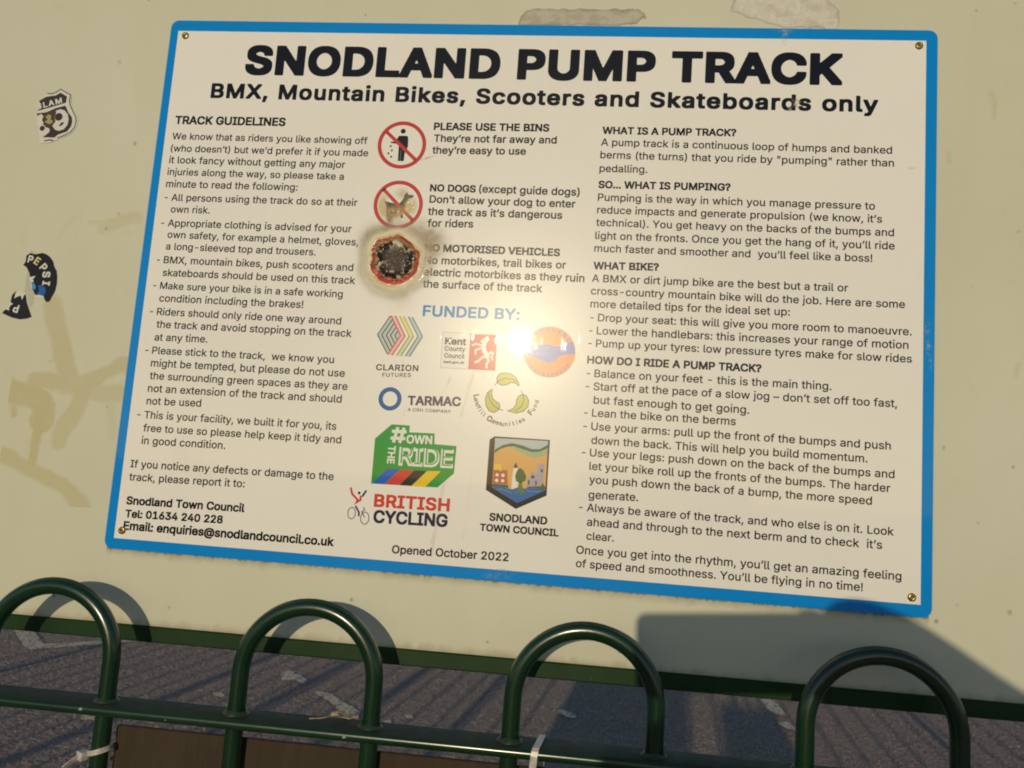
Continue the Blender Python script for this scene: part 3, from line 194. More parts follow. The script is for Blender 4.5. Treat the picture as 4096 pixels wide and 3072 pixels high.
# ---- artwork on the sign and the stickers, mm ----
SIGN_ART = [
  ('hexagon_emblem', 'pale_grey', 'p', 1, [(287.5, 266.2), (299.7, 245.4), (288.0, 225.0), (275.4, 245.1)]),
  ('hexagon_emblem', 'pale_pink', 'p', 1, [(288.6, 266.2), (293.0, 266.5), (305.2, 245.1), (293.0, 224.0), (288.6, 224.5), (300.4, 245.4)]),
  ('hexagon_emblem', 'pale_yellow', 'p', 1, [(297.4, 266.5), (302.2, 266.4), (314.5, 245.3), (309.8, 245.4)]),
  ('hexagon_emblem', 'pale_green', 'p', 1, [(309.8, 245.4), (314.5, 245.3), (302.7, 223.7), (298.0, 223.7)]),
  ('hexagon_emblem', 'pale_grey', 'p', 1, [(306.8, 266.4), (311.5, 266.0), (324.0, 245.8), (312.0, 223.6), (307.4, 223.6), (319.1, 245.5)]),
  ('hexagon_emblem', 'ink', 's', 2, [(287.5, 266.2), (275.4, 245.1), (288.0, 225.0)], 1.0),
  ('hexagon_emblem', 'ink', 's', 2, [(289.9, 262.2), (280.1, 245.2), (290.2, 228.9)], 1.0),
  ('hexagon_emblem', 'ink', 's', 2, [(292.2, 258.2), (284.9, 245.2), (292.5, 232.8)], 1.0),
  ('hexagon_emblem', 'ink', 's', 2, [(294.5, 254.1), (289.6, 245.3), (294.7, 236.7)], 1.0),
  ('hexagon_emblem', 'ink', 's', 2, [(296.9, 250.1), (294.4, 245.3), (297.0, 240.7)], 1.0),
  ('hexagon_emblem', 'rose', 's', 3, [(288.0, 266.4), (300.4, 245.4), (288.6, 224.7)], 1.5),
  ('hexagon_emblem', 'rose', 's', 3, [(293.0, 266.5), (305.2, 245.1), (293.0, 224.0)], 1.5),
  ('hexagon_emblem', 'olive_yellow', 's', 2, [(297.4, 266.5), (309.8, 245.4)], 1.6),
  ('hexagon_emblem', 'olive_yellow', 's', 2, [(302.2, 266.4), (314.5, 245.3)], 1.6),
  ('hexagon_emblem', 'olive', 's', 2, [(309.8, 245.4), (298.0, 223.7)], 1.4),
  ('hexagon_emblem', 'olive', 's', 2, [(314.5, 245.3), (302.7, 223.7)], 1.4),
  ('hexagon_emblem', 'teal', 's', 2, [(306.8, 266.4), (319.1, 245.5)], 1.2),
  ('hexagon_emblem', 'teal', 's', 2, [(311.5, 266.0), (324.0, 245.8)], 1.2),
  ('hexagon_emblem', 'slate', 's', 2, [(319.1, 245.5), (307.4, 223.6)], 1.2),
  ('hexagon_emblem', 'slate', 's', 2, [(324.0, 245.8), (312.0, 223.6)], 1.2),
  ('hexagon_emblem', 'ink', 't', 1, 'CLARION', (277.2, 207.2), (322.7, 208.7), 6.6, 'c'),
  ('hexagon_emblem', 'ink', 't', 1, 'FUTURES', (284.7, 200.5), (315.3, 202.0), 4.2, 'r'),
  ('county_council_emblem', 'grey', 's', 2, [(345.4, 251.7), (403.4, 251.7), (403.8, 214.0), (346.2, 213.7), (345.4, 251.7)], 0.35),
  ('county_council_emblem', 'soft_white', 'p', 1, [(345.5, 251.6), (374.8, 251.2), (375.2, 213.9), (346.3, 213.8)]),
  ('county_council_emblem', 'brick_red', 'p', 1, [(375.0, 251.1), (403.1, 251.5), (403.7, 214.2), (375.4, 214.0)]),
  ('county_council_emblem', 'ink', 't', 2, 'Kent', (348.6, 239.1), (371.2, 239.2), 7.5, 'b'),
  ('county_council_emblem', 'ink', 't', 2, 'County', (348.8, 232.2), (370.9, 232.3), 5.0, 's'),
  ('county_council_emblem', 'ink', 't', 2, 'Council', (349.1, 224.7), (370.6, 224.7), 5.0, 's'),
  ('county_council_emblem', 'ink', 't', 2, 'kent.gov.uk', (349.0, 218.9), (370.9, 219.3), 2.8, 'b'),
  ('county_council_emblem', 'soft_white', 's', 2, [(393.0, 247.4), (391.0, 244.3), (390.0, 239.4), (390.8, 234.6), (393.9, 229.9), (394.6, 226.7)], 4.6),
  ('county_council_emblem', 'soft_white', 'p', 2.3, [(394.2, 249.6), (395.7, 246.2), (393.0, 242.8), (389.5, 243.5), (387.6, 242.5), (386.2, 244.1), (388.6, 247.1), (391.7, 249.0)]),
  ('county_council_emblem', 'soft_white', 's', 2.6, [(390.4, 238.9), (385.4, 240.4), (381.2, 241.1), (378.8, 239.3), (377.2, 239.8)], 1.9),
  ('county_council_emblem', 'soft_white', 's', 2.9, [(389.9, 237.2), (385.2, 236.1), (381.6, 234.1), (382.1, 229.4)], 1.9),
  ('county_council_emblem', 'soft_white', 's', 3.2, [(393.4, 228.8), (389.1, 226.9), (385.7, 223.0), (381.7, 221.2)], 2.3),
  ('county_council_emblem', 'soft_white', 's', 3.5, [(394.5, 227.8), (396.4, 223.6), (394.3, 220.2), (395.0, 215.7)], 2.2),
  ('county_council_emblem', 'soft_white', 's', 3.8, [(395.3, 230.0), (398.0, 233.4), (400.5, 232.4), (399.2, 228.0), (400.8, 224.4)], 1.8),
  ('partnership_emblem', 'orange', 'd', 1, (459.2, 236.8, 26.9)),
  ('partnership_emblem', 'periwinkle', 'p', 2, [(482.7, 249.4), (485.2, 243.1), (485.6, 235.9), (476.4, 235.1), (469.7, 233.1), (465.8, 227.5), (458.1, 225.2), (450.5, 227.2), (442.9, 230.5), (434.2, 232.2), (433.3, 240.7), (440.0, 241.6), (446.3, 242.5), (454.6, 244.9), (461.0, 244.2), (465.4, 242.7), (470.6, 243.3), (475.7, 246.1)]),
  ('partnership_emblem', 'periwinkle', 'a', 2, 'SNODLAND', (459.2, 236.8), 21.5, 152, 28, 4.6, 'b', 1),
  ('partnership_emblem', 'periwinkle', 'a', 2, 'PARTNERSHIP', (459.2, 236.8), 25.8, 208, 332, 4.0, 'b', -1),
  ('ring_emblem', 'deep_blue', 'r', 1, (295.2, 177.6, 12.4, 7.8)),
  ('ring_emblem', 'plum', 't', 1, 'TARMAC', (314.4, 172.7), (370.7, 174.9), 10.0, 'b'),
  ('ring_emblem', 'plum', 't', 1, 'A CRH COMPANY', (315.0, 166.0), (360.9, 166.6), 3.4, 'r'),
  ('leaf_emblem', 'leaf_yellow', 'p', 1, [(406.7, 202.7), (406.7, 207.5), (409.1, 210.9), (414.3, 212.3), (420.8, 211.6), (426.4, 207.6), (430.1, 200.9), (429.7, 199.3), (425.7, 202.2), (421.5, 202.3), (417.4, 200.1), (413.2, 199.0), (409.4, 199.9)]),
  ('leaf_emblem', 'umber', 's', 2, [(406.7, 202.7), (406.7, 207.5), (409.1, 210.9), (414.3, 212.3), (420.8, 211.6), (426.4, 207.6), (430.1, 200.9), (429.7, 199.3), (425.7, 202.2), (421.5, 202.3), (417.4, 200.1), (413.2, 199.0), (409.4, 199.9), (406.7, 202.7)], 0.8),
  ('leaf_emblem', 'leaf_yellow', 'p', 1, [(402.3, 194.4), (397.8, 190.4), (396.0, 183.9), (397.3, 176.6), (400.9, 171.5), (405.8, 170.2), (409.8, 172.6), (411.7, 176.4), (410.9, 179.5), (407.0, 181.9), (403.6, 184.4), (401.9, 189.6)]),
  ('leaf_emblem', 'umber', 's', 2, [(402.3, 194.4), (397.8, 190.4), (396.0, 183.9), (397.3, 176.6), (400.9, 171.5), (405.8, 170.2), (409.8, 172.6), (411.7, 176.4), (410.9, 179.5), (407.0, 181.9), (403.6, 184.4), (401.9, 189.6), (402.3, 194.4)], 0.8),
  ('leaf_emblem', 'leaf_yellow', 'p', 1, [(435.0, 190.6), (438.3, 189.7), (441.3, 184.6), (440.7, 178.2), (436.3, 173.2), (429.0, 171.1), (419.9, 172.7), (425.6, 175.2), (428.4, 179.6), (428.6, 184.9), (430.9, 189.3)]),
  ('leaf_emblem', 'umber', 's', 2, [(435.0, 190.6), (438.3, 189.7), (441.3, 184.6), (440.7, 178.2), (436.3, 173.2), (429.0, 171.1), (419.9, 172.7), (425.6, 175.2), (428.4, 179.6), (428.6, 184.9), (430.9, 189.3), (435.0, 190.6)], 0.8),
  ('leaf_emblem', 'umber', 's', 2, [(404.7, 198.3), (408.1, 203.3), (414.8, 206.6), (422.2, 206.3), (427.8, 202.9)], 0.7),
  ('leaf_emblem', 'umber', 's', 2, [(398.9, 190.0), (400.5, 183.1), (405.2, 177.1), (410.8, 174.2), (415.6, 172.9)], 0.7),
  ('leaf_emblem', 'umber', 's', 2, [(432.6, 195.2), (435.1, 190.0), (436.0, 184.3), (433.8, 177.8), (427.8, 173.2)], 0.7),
  ('leaf_emblem', 'umber', 'a', 1, 'Landfill', (417.8, 191.4), 34.6, 187, 231, 4.6, 's', -1),
  ('leaf_emblem', 'umber', 'a', 1, 'Communities', (417.8, 191.4), 34.6, 237, 309, 4.6, 's', -1),
  ('leaf_emblem', 'umber', 'a', 1, 'Fund', (417.8, 191.4), 34.6, 320, 351, 4.6, 's', -1),
  ('green_ride_emblem', 'grass_green', 'p', 1, [(299.5, 151.0), (318.8, 151.0), (318.8, 143.9), (345.7, 144.5), (346.4, 133.4), (369.7, 133.0), (369.3, 104.6), (353.4, 89.2), (283.3, 88.2), (283.1, 135.1)]),
  ('green_ride_emblem', 'soft_white', 's', 2.0, [(306.3, 148.4), (303.0, 132.2)], 3.4),
  ('green_ride_emblem', 'soft_white', 's', 2.3, [(313.0, 148.3), (309.6, 132.1)], 3.4),
  ('green_ride_emblem', 'soft_white', 's', 2.6, [(300.3, 143.9), (316.0, 144.1)], 3.4),
  ('green_ride_emblem', 'soft_white', 's', 2.9, [(299.6, 136.7), (315.2, 137.0)], 3.4),
  ('green_ride_emblem', 'soft_white', 't', 2, 'OWN', (316.6, 132.6), (344.0, 133.5), 9.0, 'b'),
  ('green_ride_emblem', 'soft_white', 'v', 2, 'THE', (297.9, 128.7), (298.8, 109.9), (306.9, 129.3), 'b'),
  ('green_ride_emblem', 'soft_white', 't', 2, 'RIDE', (310.2, 109.8), (367.8, 110.8), 19.5, 'x'),
  ('green_ride_emblem', 'grass_green', 't', 3, 'RIDE', (312.3, 110.9), (366.1, 111.6), 17.2, 'y'),
  ('green_ride_emblem', 'blue_stripe', 'p', 2, [(298.9, 104.3), (312.3, 104.9), (297.0, 88.7), (284.2, 88.3)]),
  ('green_ride_emblem', 'red_stripe', 'p', 2, [(313.1, 104.7), (327.0, 104.9), (313.3, 89.0), (297.4, 88.8)]),
  ('green_ride_emblem', 'ink', 'p', 2, [(327.6, 104.9), (340.5, 105.1), (325.5, 88.7), (313.5, 88.9)]),
  ('green_ride_emblem', 'yellow_stripe', 'p', 2, [(341.3, 105.2), (355.5, 106.0), (340.4, 88.8), (326.1, 88.7)]),
  ('cycling_emblem', 'bright_red', 't', 1, 'BRITISH', (288.2, 65.3), (367.7, 66.1), 13.4, 'b'),
  ('cycling_emblem', 'navy', 't', 1, 'CYCLING', (289.1, 48.9), (366.9, 50.3), 13.4, 'b'),
  ('cycling_emblem', 'bright_red', 's', 1, [(262.1, 82.7), (264.2, 76.1), (270.8, 70.2), (268.8, 66.7), (273.6, 70.4), (273.4, 75.0)], 2.2),
  ('cycling_emblem', 'navy', 's', 1, [(279.0, 80.7), (275.1, 74.0)], 2.0),
  ('cycling_emblem', 'navy', 'd', 1, (271.6, 77.6, 1.5)),
  ('cycling_emblem', 'navy', 'e', 1, (265.6, 56.4), 4.4, 6.2, 0.8),
  ('cycling_emblem', 'navy', 'e', 1, (280.0, 52.3), 4.8, 6.6, 0.8),
  ('cycling_emblem', 'navy', 's', 1, [(268.8, 64.2), (273.3, 57.6), (273.4, 53.7)], 1.8),
  ('cycling_emblem', 'navy', 's', 1, [(277.3, 63.3), (279.2, 60.7), (276.2, 58.6), (279.7, 52.8)], 0.9),
  ('town_crest', 'ink', 'p', 1, [(403.7, 141.9), (408.5, 145.7), (465.8, 145.7), (466.1, 89.1), (435.8, 73.4), (403.7, 90.3)]),
  ('town_crest', 'sand_orange', 'p', 2, [(409.2, 144.0), (464.0, 144.5), (464.4, 94.4), (436.8, 79.3), (409.9, 93.6)]),
  ('town_crest', 'sky_grey', 'p', 3, [(409.4, 143.9), (463.9, 144.4), (463.9, 139.0), (456.1, 134.4), (448.0, 133.8), (438.4, 137.2), (426.6, 139.0), (417.5, 136.1), (409.8, 131.6)]),
  ('town_crest', 'sage', 'p', 3, [(426.8, 136.5), (433.8, 136.9), (438.6, 135.2), (448.1, 132.7), (463.8, 137.2), (463.8, 131.4), (457.7, 127.9), (450.9, 126.3), (443.8, 127.8), (434.2, 131.7)]),
  ('town_crest', 'forest', 'p', 4, [(409.8, 131.8), (417.4, 137.0), (426.6, 139.9), (438.4, 138.1), (447.9, 135.0), (456.0, 135.5), (463.9, 140.4), (463.9, 137.1), (456.2, 133.0), (448.1, 132.1), (438.6, 134.4), (429.1, 136.8), (422.2, 135.8), (415.3, 133.0), (409.8, 128.6)]),
  ('town_crest', 'yellow_stripe', 'p', 3, [(410.7, 117.4), (417.6, 117.8), (418.3, 111.5), (410.4, 111.2)]),
  ('town_crest', 'terracotta', 'p', 4, [(410.2, 111.5), (415.2, 111.5), (417.3, 110.1), (419.3, 111.8), (424.2, 111.9), (425.7, 97.5), (410.3, 97.1)]),
  ('town_crest', 'soft_white', 'd', 5, (414.1, 106.4, 1.7)),
  ('town_crest', 'soft_white', 'd', 5, (420.2, 106.4, 1.8)),
  ('town_crest', 'soft_white', 'd', 5, (414.1, 100.8, 1.8)),
  ('town_crest', 'soft_white', 'd', 5, (420.3, 100.8, 1.7)),
  ('town_crest', 'soft_white', 'p', 4, [(430.7, 114.9), (434.8, 114.8), (436.3, 102.4), (435.9, 94.1), (429.7, 93.3), (429.9, 106.6)]),
  ('town_crest', 'navy', 'p', 5, [(432.3, 120.6), (435.3, 114.8), (430.2, 114.9)]),
  ('town_crest', 'lilac_grey', 'p', 4, [(445.0, 96.7), (445.0, 103.1), (447.5, 107.8), (450.6, 113.5), (455.3, 109.3), (454.8, 120.1), (456.0, 121.7), (457.6, 120.3), (459.1, 121.7), (461.9, 120.6), (461.7, 99.1)]),
  ('town_crest', 'plum', 'd', 5, (450.8, 106.9, 1.8)),
  ('town_crest', 'plum', 'p', 5, [(446.1, 103.1), (447.8, 103.3), (447.9, 98.7), (446.2, 98.5)]),
  ('town_crest', 'plum', 'p', 5, [(453.6, 103.1), (455.3, 103.1), (455.4, 98.6), (453.7, 98.5)]),
  ('town_crest', 'ink', 'p', 5, [(458.5, 115.5), (460.6, 115.4), (460.6, 112.2), (458.8, 112.3)]),
  ('town_crest', 'forest', 'p', 5, [(410.1, 97.1), (426.2, 96.9), (426.6, 93.9), (417.0, 95.3), (410.1, 94.2)]),
  ('town_crest', 'forest', 'p', 5, [(444.6, 96.5), (459.7, 98.4), (461.2, 101.9), (464.2, 97.6), (464.3, 95.0), (448.4, 95.0)]),
  ('town_crest', 'river_blue', 'p', 6, [(410.0, 93.9), (416.9, 95.9), (425.2, 93.8), (430.6, 92.6), (436.8, 95.6), (442.6, 94.6), (450.6, 96.3), (464.3, 94.8), (464.3, 94.1), (436.8, 79.3)]),
  ('town_crest', 'forest', 'p', 7, [(437.1, 115.2), (440.7, 112.9), (444.3, 107.0), (443.5, 102.4), (439.0, 100.1), (434.0, 101.3), (432.7, 106.8), (434.4, 112.4)]),
  ('town_crest', 'sage_dark', 'p', 7, [(436.7, 100.7), (440.1, 101.0), (441.1, 95.9), (445.2, 87.6), (441.7, 90.8), (440.6, 87.3), (438.5, 90.5), (432.7, 87.5), (436.7, 93.3)]),
  ('town_crest', 'sage', 's', 7, [(416.0, 92.7), (423.1, 91.4), (430.2, 89.4)], 0.4),
  ('town_crest', 'sage', 's', 7, [(445.1, 92.7), (452.1, 92.1), (458.9, 92.8)], 0.4),
  ('litter_symbol', 'sign_red', 'r', 3, (282.8, 456.5, 27.0, 22.9)),
  ('litter_symbol', 'sign_red', 's', 3, [(264.6, 471.0), (299.5, 440.0)], 3.9),
  ('litter_symbol', 'ink', 'd', 1, (282.9, 472.3, 2.8)),
  ('litter_symbol', 'ink', 'p', 1, [(277.7, 463.8), (277.9, 465.6), (279.1, 467.0), (287.0, 467.2), (288.9, 466.0), (289.3, 463.6), (289.7, 455.3), (288.9, 452.0), (286.8, 447.3), (286.7, 442.6), (286.4, 438.2), (284.9, 437.9), (283.8, 438.4), (281.7, 438.1), (279.9, 438.3), (279.8, 444.3), (279.5, 452.6), (279.4, 456.4)]),
  ('litter_symbol', 'ink', 'p', 2, [(277.7, 465.2), (279.5, 462.9), (278.3, 457.7), (274.7, 457.9), (270.3, 458.5), (270.0, 459.7), (274.5, 460.2), (275.8, 460.7)]),
  ('litter_symbol', 'ink', 'd', 1, (270.5, 454.8, 1.1)),
  ('litter_symbol', 'ink', 'd', 1, (272.2, 450.0, 1.1)),
  ('litter_symbol', 'ink', 'd', 1, (268.6, 446.6, 1.1)),
  ('litter_symbol', 'ink', 'd', 1, (272.1, 442.7, 1.1)),
  ('litter_symbol', 'slate', 's', 2, [(282.2, 450.4), (282.6, 438.6)], 0.9),
  ('dog_symbol', 'sign_red', 'r', 3, (284.8, 388.8, 27.2, 23.1)),
  ('dog_symbol', 'sign_red', 's', 3, [(267.0, 405.6), (302.1, 372.2)], 3.9),
  ('dog_symbol', 'char_grey', 'p', 1, [(267.2, 394.1), (270.7, 392.1), (275.4, 391.0), (284.8, 389.2), (288.6, 393.2), (290.3, 397.1), (290.7, 400.0), (293.3, 403.5), (295.0, 400.5), (301.5, 400.0), (300.1, 397.4), (295.5, 395.7), (294.0, 390.4), (293.3, 387.0), (290.8, 382.7), (291.3, 374.3), (288.8, 374.0), (287.3, 381.7), (278.6, 384.3), (275.6, 382.1), (275.5, 374.5), (273.0, 374.2), (271.9, 385.4), (270.5, 390.4)]),
  ('vehicle_symbol', 'sign_red', 'r', 3, (285.6, 324.2, 28.9, 23.8)),
]
STICKER_ART = [
  ('shield', 'sticker_white', 'p', 1, [(-151.3, 499.2), (-145.2, 503.4), (-141.8, 506.5), (-142.5, 508.1), (-137.5, 507.9), (-132.2, 510.1), (-127.4, 515.1), (-118.9, 510.9), (-111.6, 506.7), (-111.8, 500.1), (-110.7, 494.7), (-106.7, 488.2), (-102.1, 482.9), (-99.7, 476.4), (-100.5, 468.2), (-104.0, 461.6), (-109.9, 457.1), (-120.9, 452.7), (-126.0, 449.6), (-130.7, 447.8), (-143.3, 446.4), (-144.4, 455.5), (-149.5, 472.9), (-151.7, 481.6), (-152.3, 494.7)]),
  ('shield', 'dark_print', 'p', 2, [(-151.1, 498.1), (-142.9, 503.2), (-138.0, 504.2), (-131.5, 505.1), (-125.8, 508.6), (-117.4, 504.4), (-117.4, 496.7), (-134.9, 490.8), (-151.5, 485.7), (-148.7, 489.3), (-148.2, 493.7)]),
  ('shield', 'dark_print', 'p', 2, [(-151.3, 482.7), (-139.6, 484.6), (-129.2, 489.8), (-117.4, 493.1), (-113.0, 485.3), (-107.7, 479.4), (-106.3, 474.0), (-107.1, 468.0), (-111.2, 461.9), (-121.7, 457.8), (-125.6, 454.2), (-139.7, 454.3), (-136.6, 457.4), (-146.2, 473.0), (-150.7, 480.5)]),
  ('shield', 'sticker_white', 'p', 3, [(-128.7, 486.5), (-123.4, 488.6), (-117.7, 487.4), (-113.1, 482.6), (-111.1, 476.6), (-111.8, 469.5), (-115.4, 464.5), (-121.2, 462.5), (-125.9, 463.7), (-129.8, 467.9), (-132.7, 476.0), (-132.1, 483.2)]),
  ('shield', 'dark_print', 'd', 4, (-123.7, 479.3, 4.7)),
  ('shield', 'dark_print', 'p', 4, [(-122.2, 468.7), (-119.4, 472.6), (-116.4, 473.2), (-116.9, 470.5), (-120.4, 467.9)]),
  ('shield', 'sticker_white', 'p', 3, [(-150.5, 479.4), (-145.9, 482.3), (-142.7, 479.6), (-143.7, 474.7), (-139.6, 469.9), (-132.6, 464.0), (-132.6, 460.8), (-136.5, 456.9), (-142.9, 455.0), (-145.1, 460.4), (-148.1, 472.9)]),
  ('shield', 'dark_print', 'd', 4, (-141.9, 464.9, 3.1)),
  ('shield', 'dark_print', 's', 3, [(-142.2, 507.6), (-136.8, 506.9), (-131.0, 509.3), (-126.5, 513.0), (-119.3, 509.3), (-112.9, 506.1), (-113.5, 500.1), (-112.0, 494.1), (-107.0, 486.0), (-103.1, 480.1), (-101.8, 475.2), (-102.6, 467.6), (-106.7, 461.5), (-113.3, 457.5), (-121.7, 454.0)], 1.1),
  ('shield', 'dark_print', 's', 3, [(-137.2, 450.0), (-131.2, 451.3), (-126.1, 450.6)], 1.4),
  ('shield', 'sticker_white', 't', 3, 'SLAM', (-151.8, 487.7), (-122.0, 496.6), 7.0, 'b'),
  ('shield', 'scorch', 'p', 5, [(-143.4, 480.7), (-139.3, 483.0), (-135.1, 484.7), (-131.1, 487.6), (-127.4, 485.5), (-128.7, 478.9), (-126.8, 473.5), (-130.4, 467.9), (-136.7, 465.6), (-141.8, 469.8), (-140.8, 474.2)]),
  ('shield', 'scorch_light', 'p', 6, [(-139.9, 479.1), (-136.4, 482.0), (-132.8, 480.4), (-133.3, 476.0), (-129.5, 473.4), (-132.9, 470.0), (-137.0, 471.0), (-140.1, 473.1), (-136.5, 475.4)]),
  ('disc', 'black_print', 'p', 1, [(-119.0, 318.2), (-114.1, 316.5), (-109.6, 313.6), (-105.4, 308.8), (-103.4, 303.3), (-99.8, 298.5), (-98.0, 291.9), (-97.3, 283.1), (-98.1, 275.3), (-101.1, 268.0), (-103.2, 263.0), (-106.5, 262.2), (-109.6, 265.4), (-110.4, 268.7), (-115.2, 270.1), (-118.5, 268.8), (-121.6, 270.3), (-125.4, 276.2), (-127.6, 282.7), (-130.5, 290.4), (-131.7, 294.2), (-136.2, 300.7), (-140.6, 303.3), (-138.3, 307.3), (-138.3, 314.6), (-134.0, 317.3), (-128.0, 316.1), (-122.4, 317.5)]),
  ('disc', 'black_print', 'p', 1, [(-148.8, 267.9), (-145.2, 272.5), (-142.2, 272.1), (-132.5, 269.2), (-130.0, 260.5), (-126.7, 254.1), (-121.7, 244.5), (-127.2, 242.3), (-135.1, 241.0), (-145.8, 242.7), (-152.5, 245.1), (-157.5, 247.0), (-155.1, 250.4), (-150.3, 252.9), (-149.3, 261.2)]),
  ('disc', 'cyan_print', 'p', 2, [(-127.6, 282.7), (-124.1, 282.9), (-121.8, 279.1), (-122.4, 275.2), (-125.6, 277.3)]),
  ('disc', 'royal_print', 'p', 2, [(-119.0, 279.8), (-116.9, 281.3), (-112.0, 279.6), (-109.2, 276.4), (-109.2, 272.6), (-111.0, 268.9), (-116.4, 270.0), (-119.8, 269.9), (-117.0, 274.4)]),
  ('disc', 'sticker_white', 'p', 2, [(-131.2, 289.2), (-127.6, 290.5), (-123.7, 291.3), (-126.5, 287.2), (-125.0, 284.8), (-127.6, 283.0), (-130.1, 286.0)]),
  ('disc', 'sticker_white', 'p', 2, [(-145.6, 264.2), (-144.5, 272.0), (-138.8, 272.8), (-132.6, 269.8), (-134.6, 268.0), (-135.6, 263.0), (-138.1, 267.9), (-141.9, 266.6)]),
  ('disc', 'sticker_white', 'p', 2, [(-120.8, 269.0), (-116.4, 270.0), (-111.0, 268.6), (-110.1, 267.0), (-114.7, 266.5), (-120.5, 266.5)]),
  ('disc', 'sticker_white', 'g', 3, 'P', (-136.7, 306.9), 8, 8.6, 'm'),
  ('disc', 'sticker_cream', 'g', 3, 'E', (-129.4, 306.7), 30, 9.0, 'm'),
  ('disc', 'sticker_white', 'g', 3, 'P', (-121.2, 301.3), 45, 9.2, 'm'),
  ('disc', 'sticker_white', 'g', 3, 'S', (-115.5, 296.9), 86, 9.4, 'm'),
  ('disc', 'sticker_white', 'g', 3, 'I', (-113.8, 286.1), 93, 9.2, 'm'),
  ('disc', 'sticker_white', 'g', 3, 'P', (-137.1, 256.2), 190, 9.2, 'm'),
  ('disc', 'sticker_white', 'g', 3, 'I', (-146.3, 257.9), 205, 9.0, 'm'),
]
MARKS = {
  'inner': [(9.2, 585.4), (829.6, 586.6), (830.5, 11.8), (10.0, 11.0)],
  'screws': [(18.6, 579.4), (822.3, 580.8), (18.3, 19.6), (822.3, 18.2)],
  'res1': [(400.2, 599.6), (403.0, 609.8), (409.4, 617.4), (416.3, 619.3), (470.2, 619.4), (530.2, 619.7), (539.7, 615.3), (534.2, 606.9), (531.1, 601.4)],
  'res2': [(631.5, 637.3), (717.1, 641.7), (733.7, 629.3), (742.8, 622.2), (741.7, 599.9), (684.0, 600.9), (642.4, 613.8), (630.5, 619.1)],
  'strokes': [([(-99.0, 258.1), (-83.1, 214.3), (-66.1, 174.7), (-48.3, 167.0)], 21, 0.5), ([(-107.0, 174.0), (-86.5, 174.3), (-56.4, 171.7), (-32.0, 181.9), (-12.1, 197.1), (-3.0, 197.6)], 18, 0.5), ([(-48.3, 167.0), (-54.5, 145.7), (-66.1, 124.1), (-69.3, 108.4)], 20, 0.45), ([(-156.0, 162.2), (-132.7, 158.3), (-110.2, 158.0), (-91.7, 146.8), (-92.7, 129.4)], 26, 0.75), ([(-93.3, 132.8), (-96.6, 111.8), (-97.0, 84.1)], 11, 0.85), ([(-128.8, 151.5), (-126.1, 134.2)], 6, 0.7), ([(-144.9, 92.9), (-121.6, 87.6), (-93.6, 74.1), (-58.8, 62.9), (-30.2, 41.3)], 17, 0.55), ([(-14.9, 151.6), (-8.4, 117.6)], 9, 0.18), ([(-158.7, 202.9), (-148.9, 189.2), (-133.8, 165.3)], 12, 0.35), ([(-70.8, 169.1), (-25.9, 164.8), (-11.4, 165.7)], 20, 0.35), ([(-163.4, 280.3), (-151.7, 291.9), (-143.4, 299.6)], 16, 0.8), ([(-67.9, 356.0), (-52.7, 355.7), (-20.2, 365.2)], 5, 0.3), ([(-33.9, 41.9), (-20.0, 32.9), (-11.0, 20.2)], 8, 0.35), ([(894.6, 532.0), (899.3, 521.9), (897.7, 506.5)], 4, 0.35), ([(853.3, 466.3), (854.2, 456.2)], 2.5, 0.3), ([(920.8, 250.8), (918.6, 238.1)], 4, 0.35), ([(-149.9, 366.7), (-144.8, 365.0)], 3.5, 0.35), ([(-103.1, 336.2), (-97.4, 349.3), (-89.2, 358.8)], 4, 0.12), ([(-51.9, 349.3), (-30.6, 359.3), (-14.3, 363.6)], 14, 0.25)],
  'brown': [(-160.6, 508.9), (-156.9, 510.3), (-152.1, 508.0), (-147.5, 507.2), (-147.3, 504.2), (-150.0, 501.9), (-154.8, 504.0), (-159.7, 506.7)],
  'blackspot': [(-165.9, 311.1), (-165.1, 313.4), (-162.2, 314.1), (-160.7, 311.6), (-163.1, 312.1)],
  'scuff': [(842.9, 184.9), (844.9, 178.8), (845.6, 163.4), (848.4, 151.2), (850.0, 129.8), (844.2, 127.8), (842.6, 140.0), (842.3, 170.9)],
  'bare': [(-172.5, 315.9), (-162.9, 314.6), (-157.3, 316.5), (-143.6, 322.2), (-132.4, 321.5), (-128.2, 317.0), (-138.4, 315.1), (-141.2, 307.2), (-138.6, 301.1), (-132.2, 293.6), (-129.4, 287.1), (-125.4, 276.2), (-121.2, 267.6), (-122.5, 257.0), (-122.8, 247.7), (-129.1, 262.2), (-133.0, 272.5), (-144.8, 273.6), (-155.3, 266.5), (-163.7, 260.5)],
  'burn': [(286.4, 328.0), (284.8, 388.8)],
}

# ------------------------------------------------------------------ helpers
def tag(o, label=None, cat=None, group=None, kind=None):
    if label: o['label'] = label
    if cat: o['category'] = cat
    if group: o['group'] = group
    if kind: o['kind'] = kind
    return o

def empty(name, loc=(0, 0, 0), **k):
    o = bpy.data.objects.new(name, None); o.empty_display_size = .05; o.location = loc; COL.objects.link(o)
    return tag(o, **k)

def link_mesh(name, me, mat=None, parent=None, smooth=False):
    if mat is not None and not me.materials:
        for m_ in (mat if isinstance(mat, (list, tuple)) else [mat]): me.materials.append(m_)
    if smooth: me.polygons.foreach_set('use_smooth', [True]*len(me.polygons))
    o = bpy.data.objects.new(name, me); COL.objects.link(o)
    if parent is not None: o.parent = parent
    return o

def mesh(name, v, f, mat=None, parent=None, smooth=False, mi=None):
    me = bpy.data.meshes.new(name); me.from_pydata([tuple(map(float, p)) for p in v], [], f); me.update()
    if mi is not None:
        for m_ in mat: me.materials.append(m_)
        me.polygons.foreach_set('material_index', mi)
    return link_mesh(name, me, mat, parent, smooth)

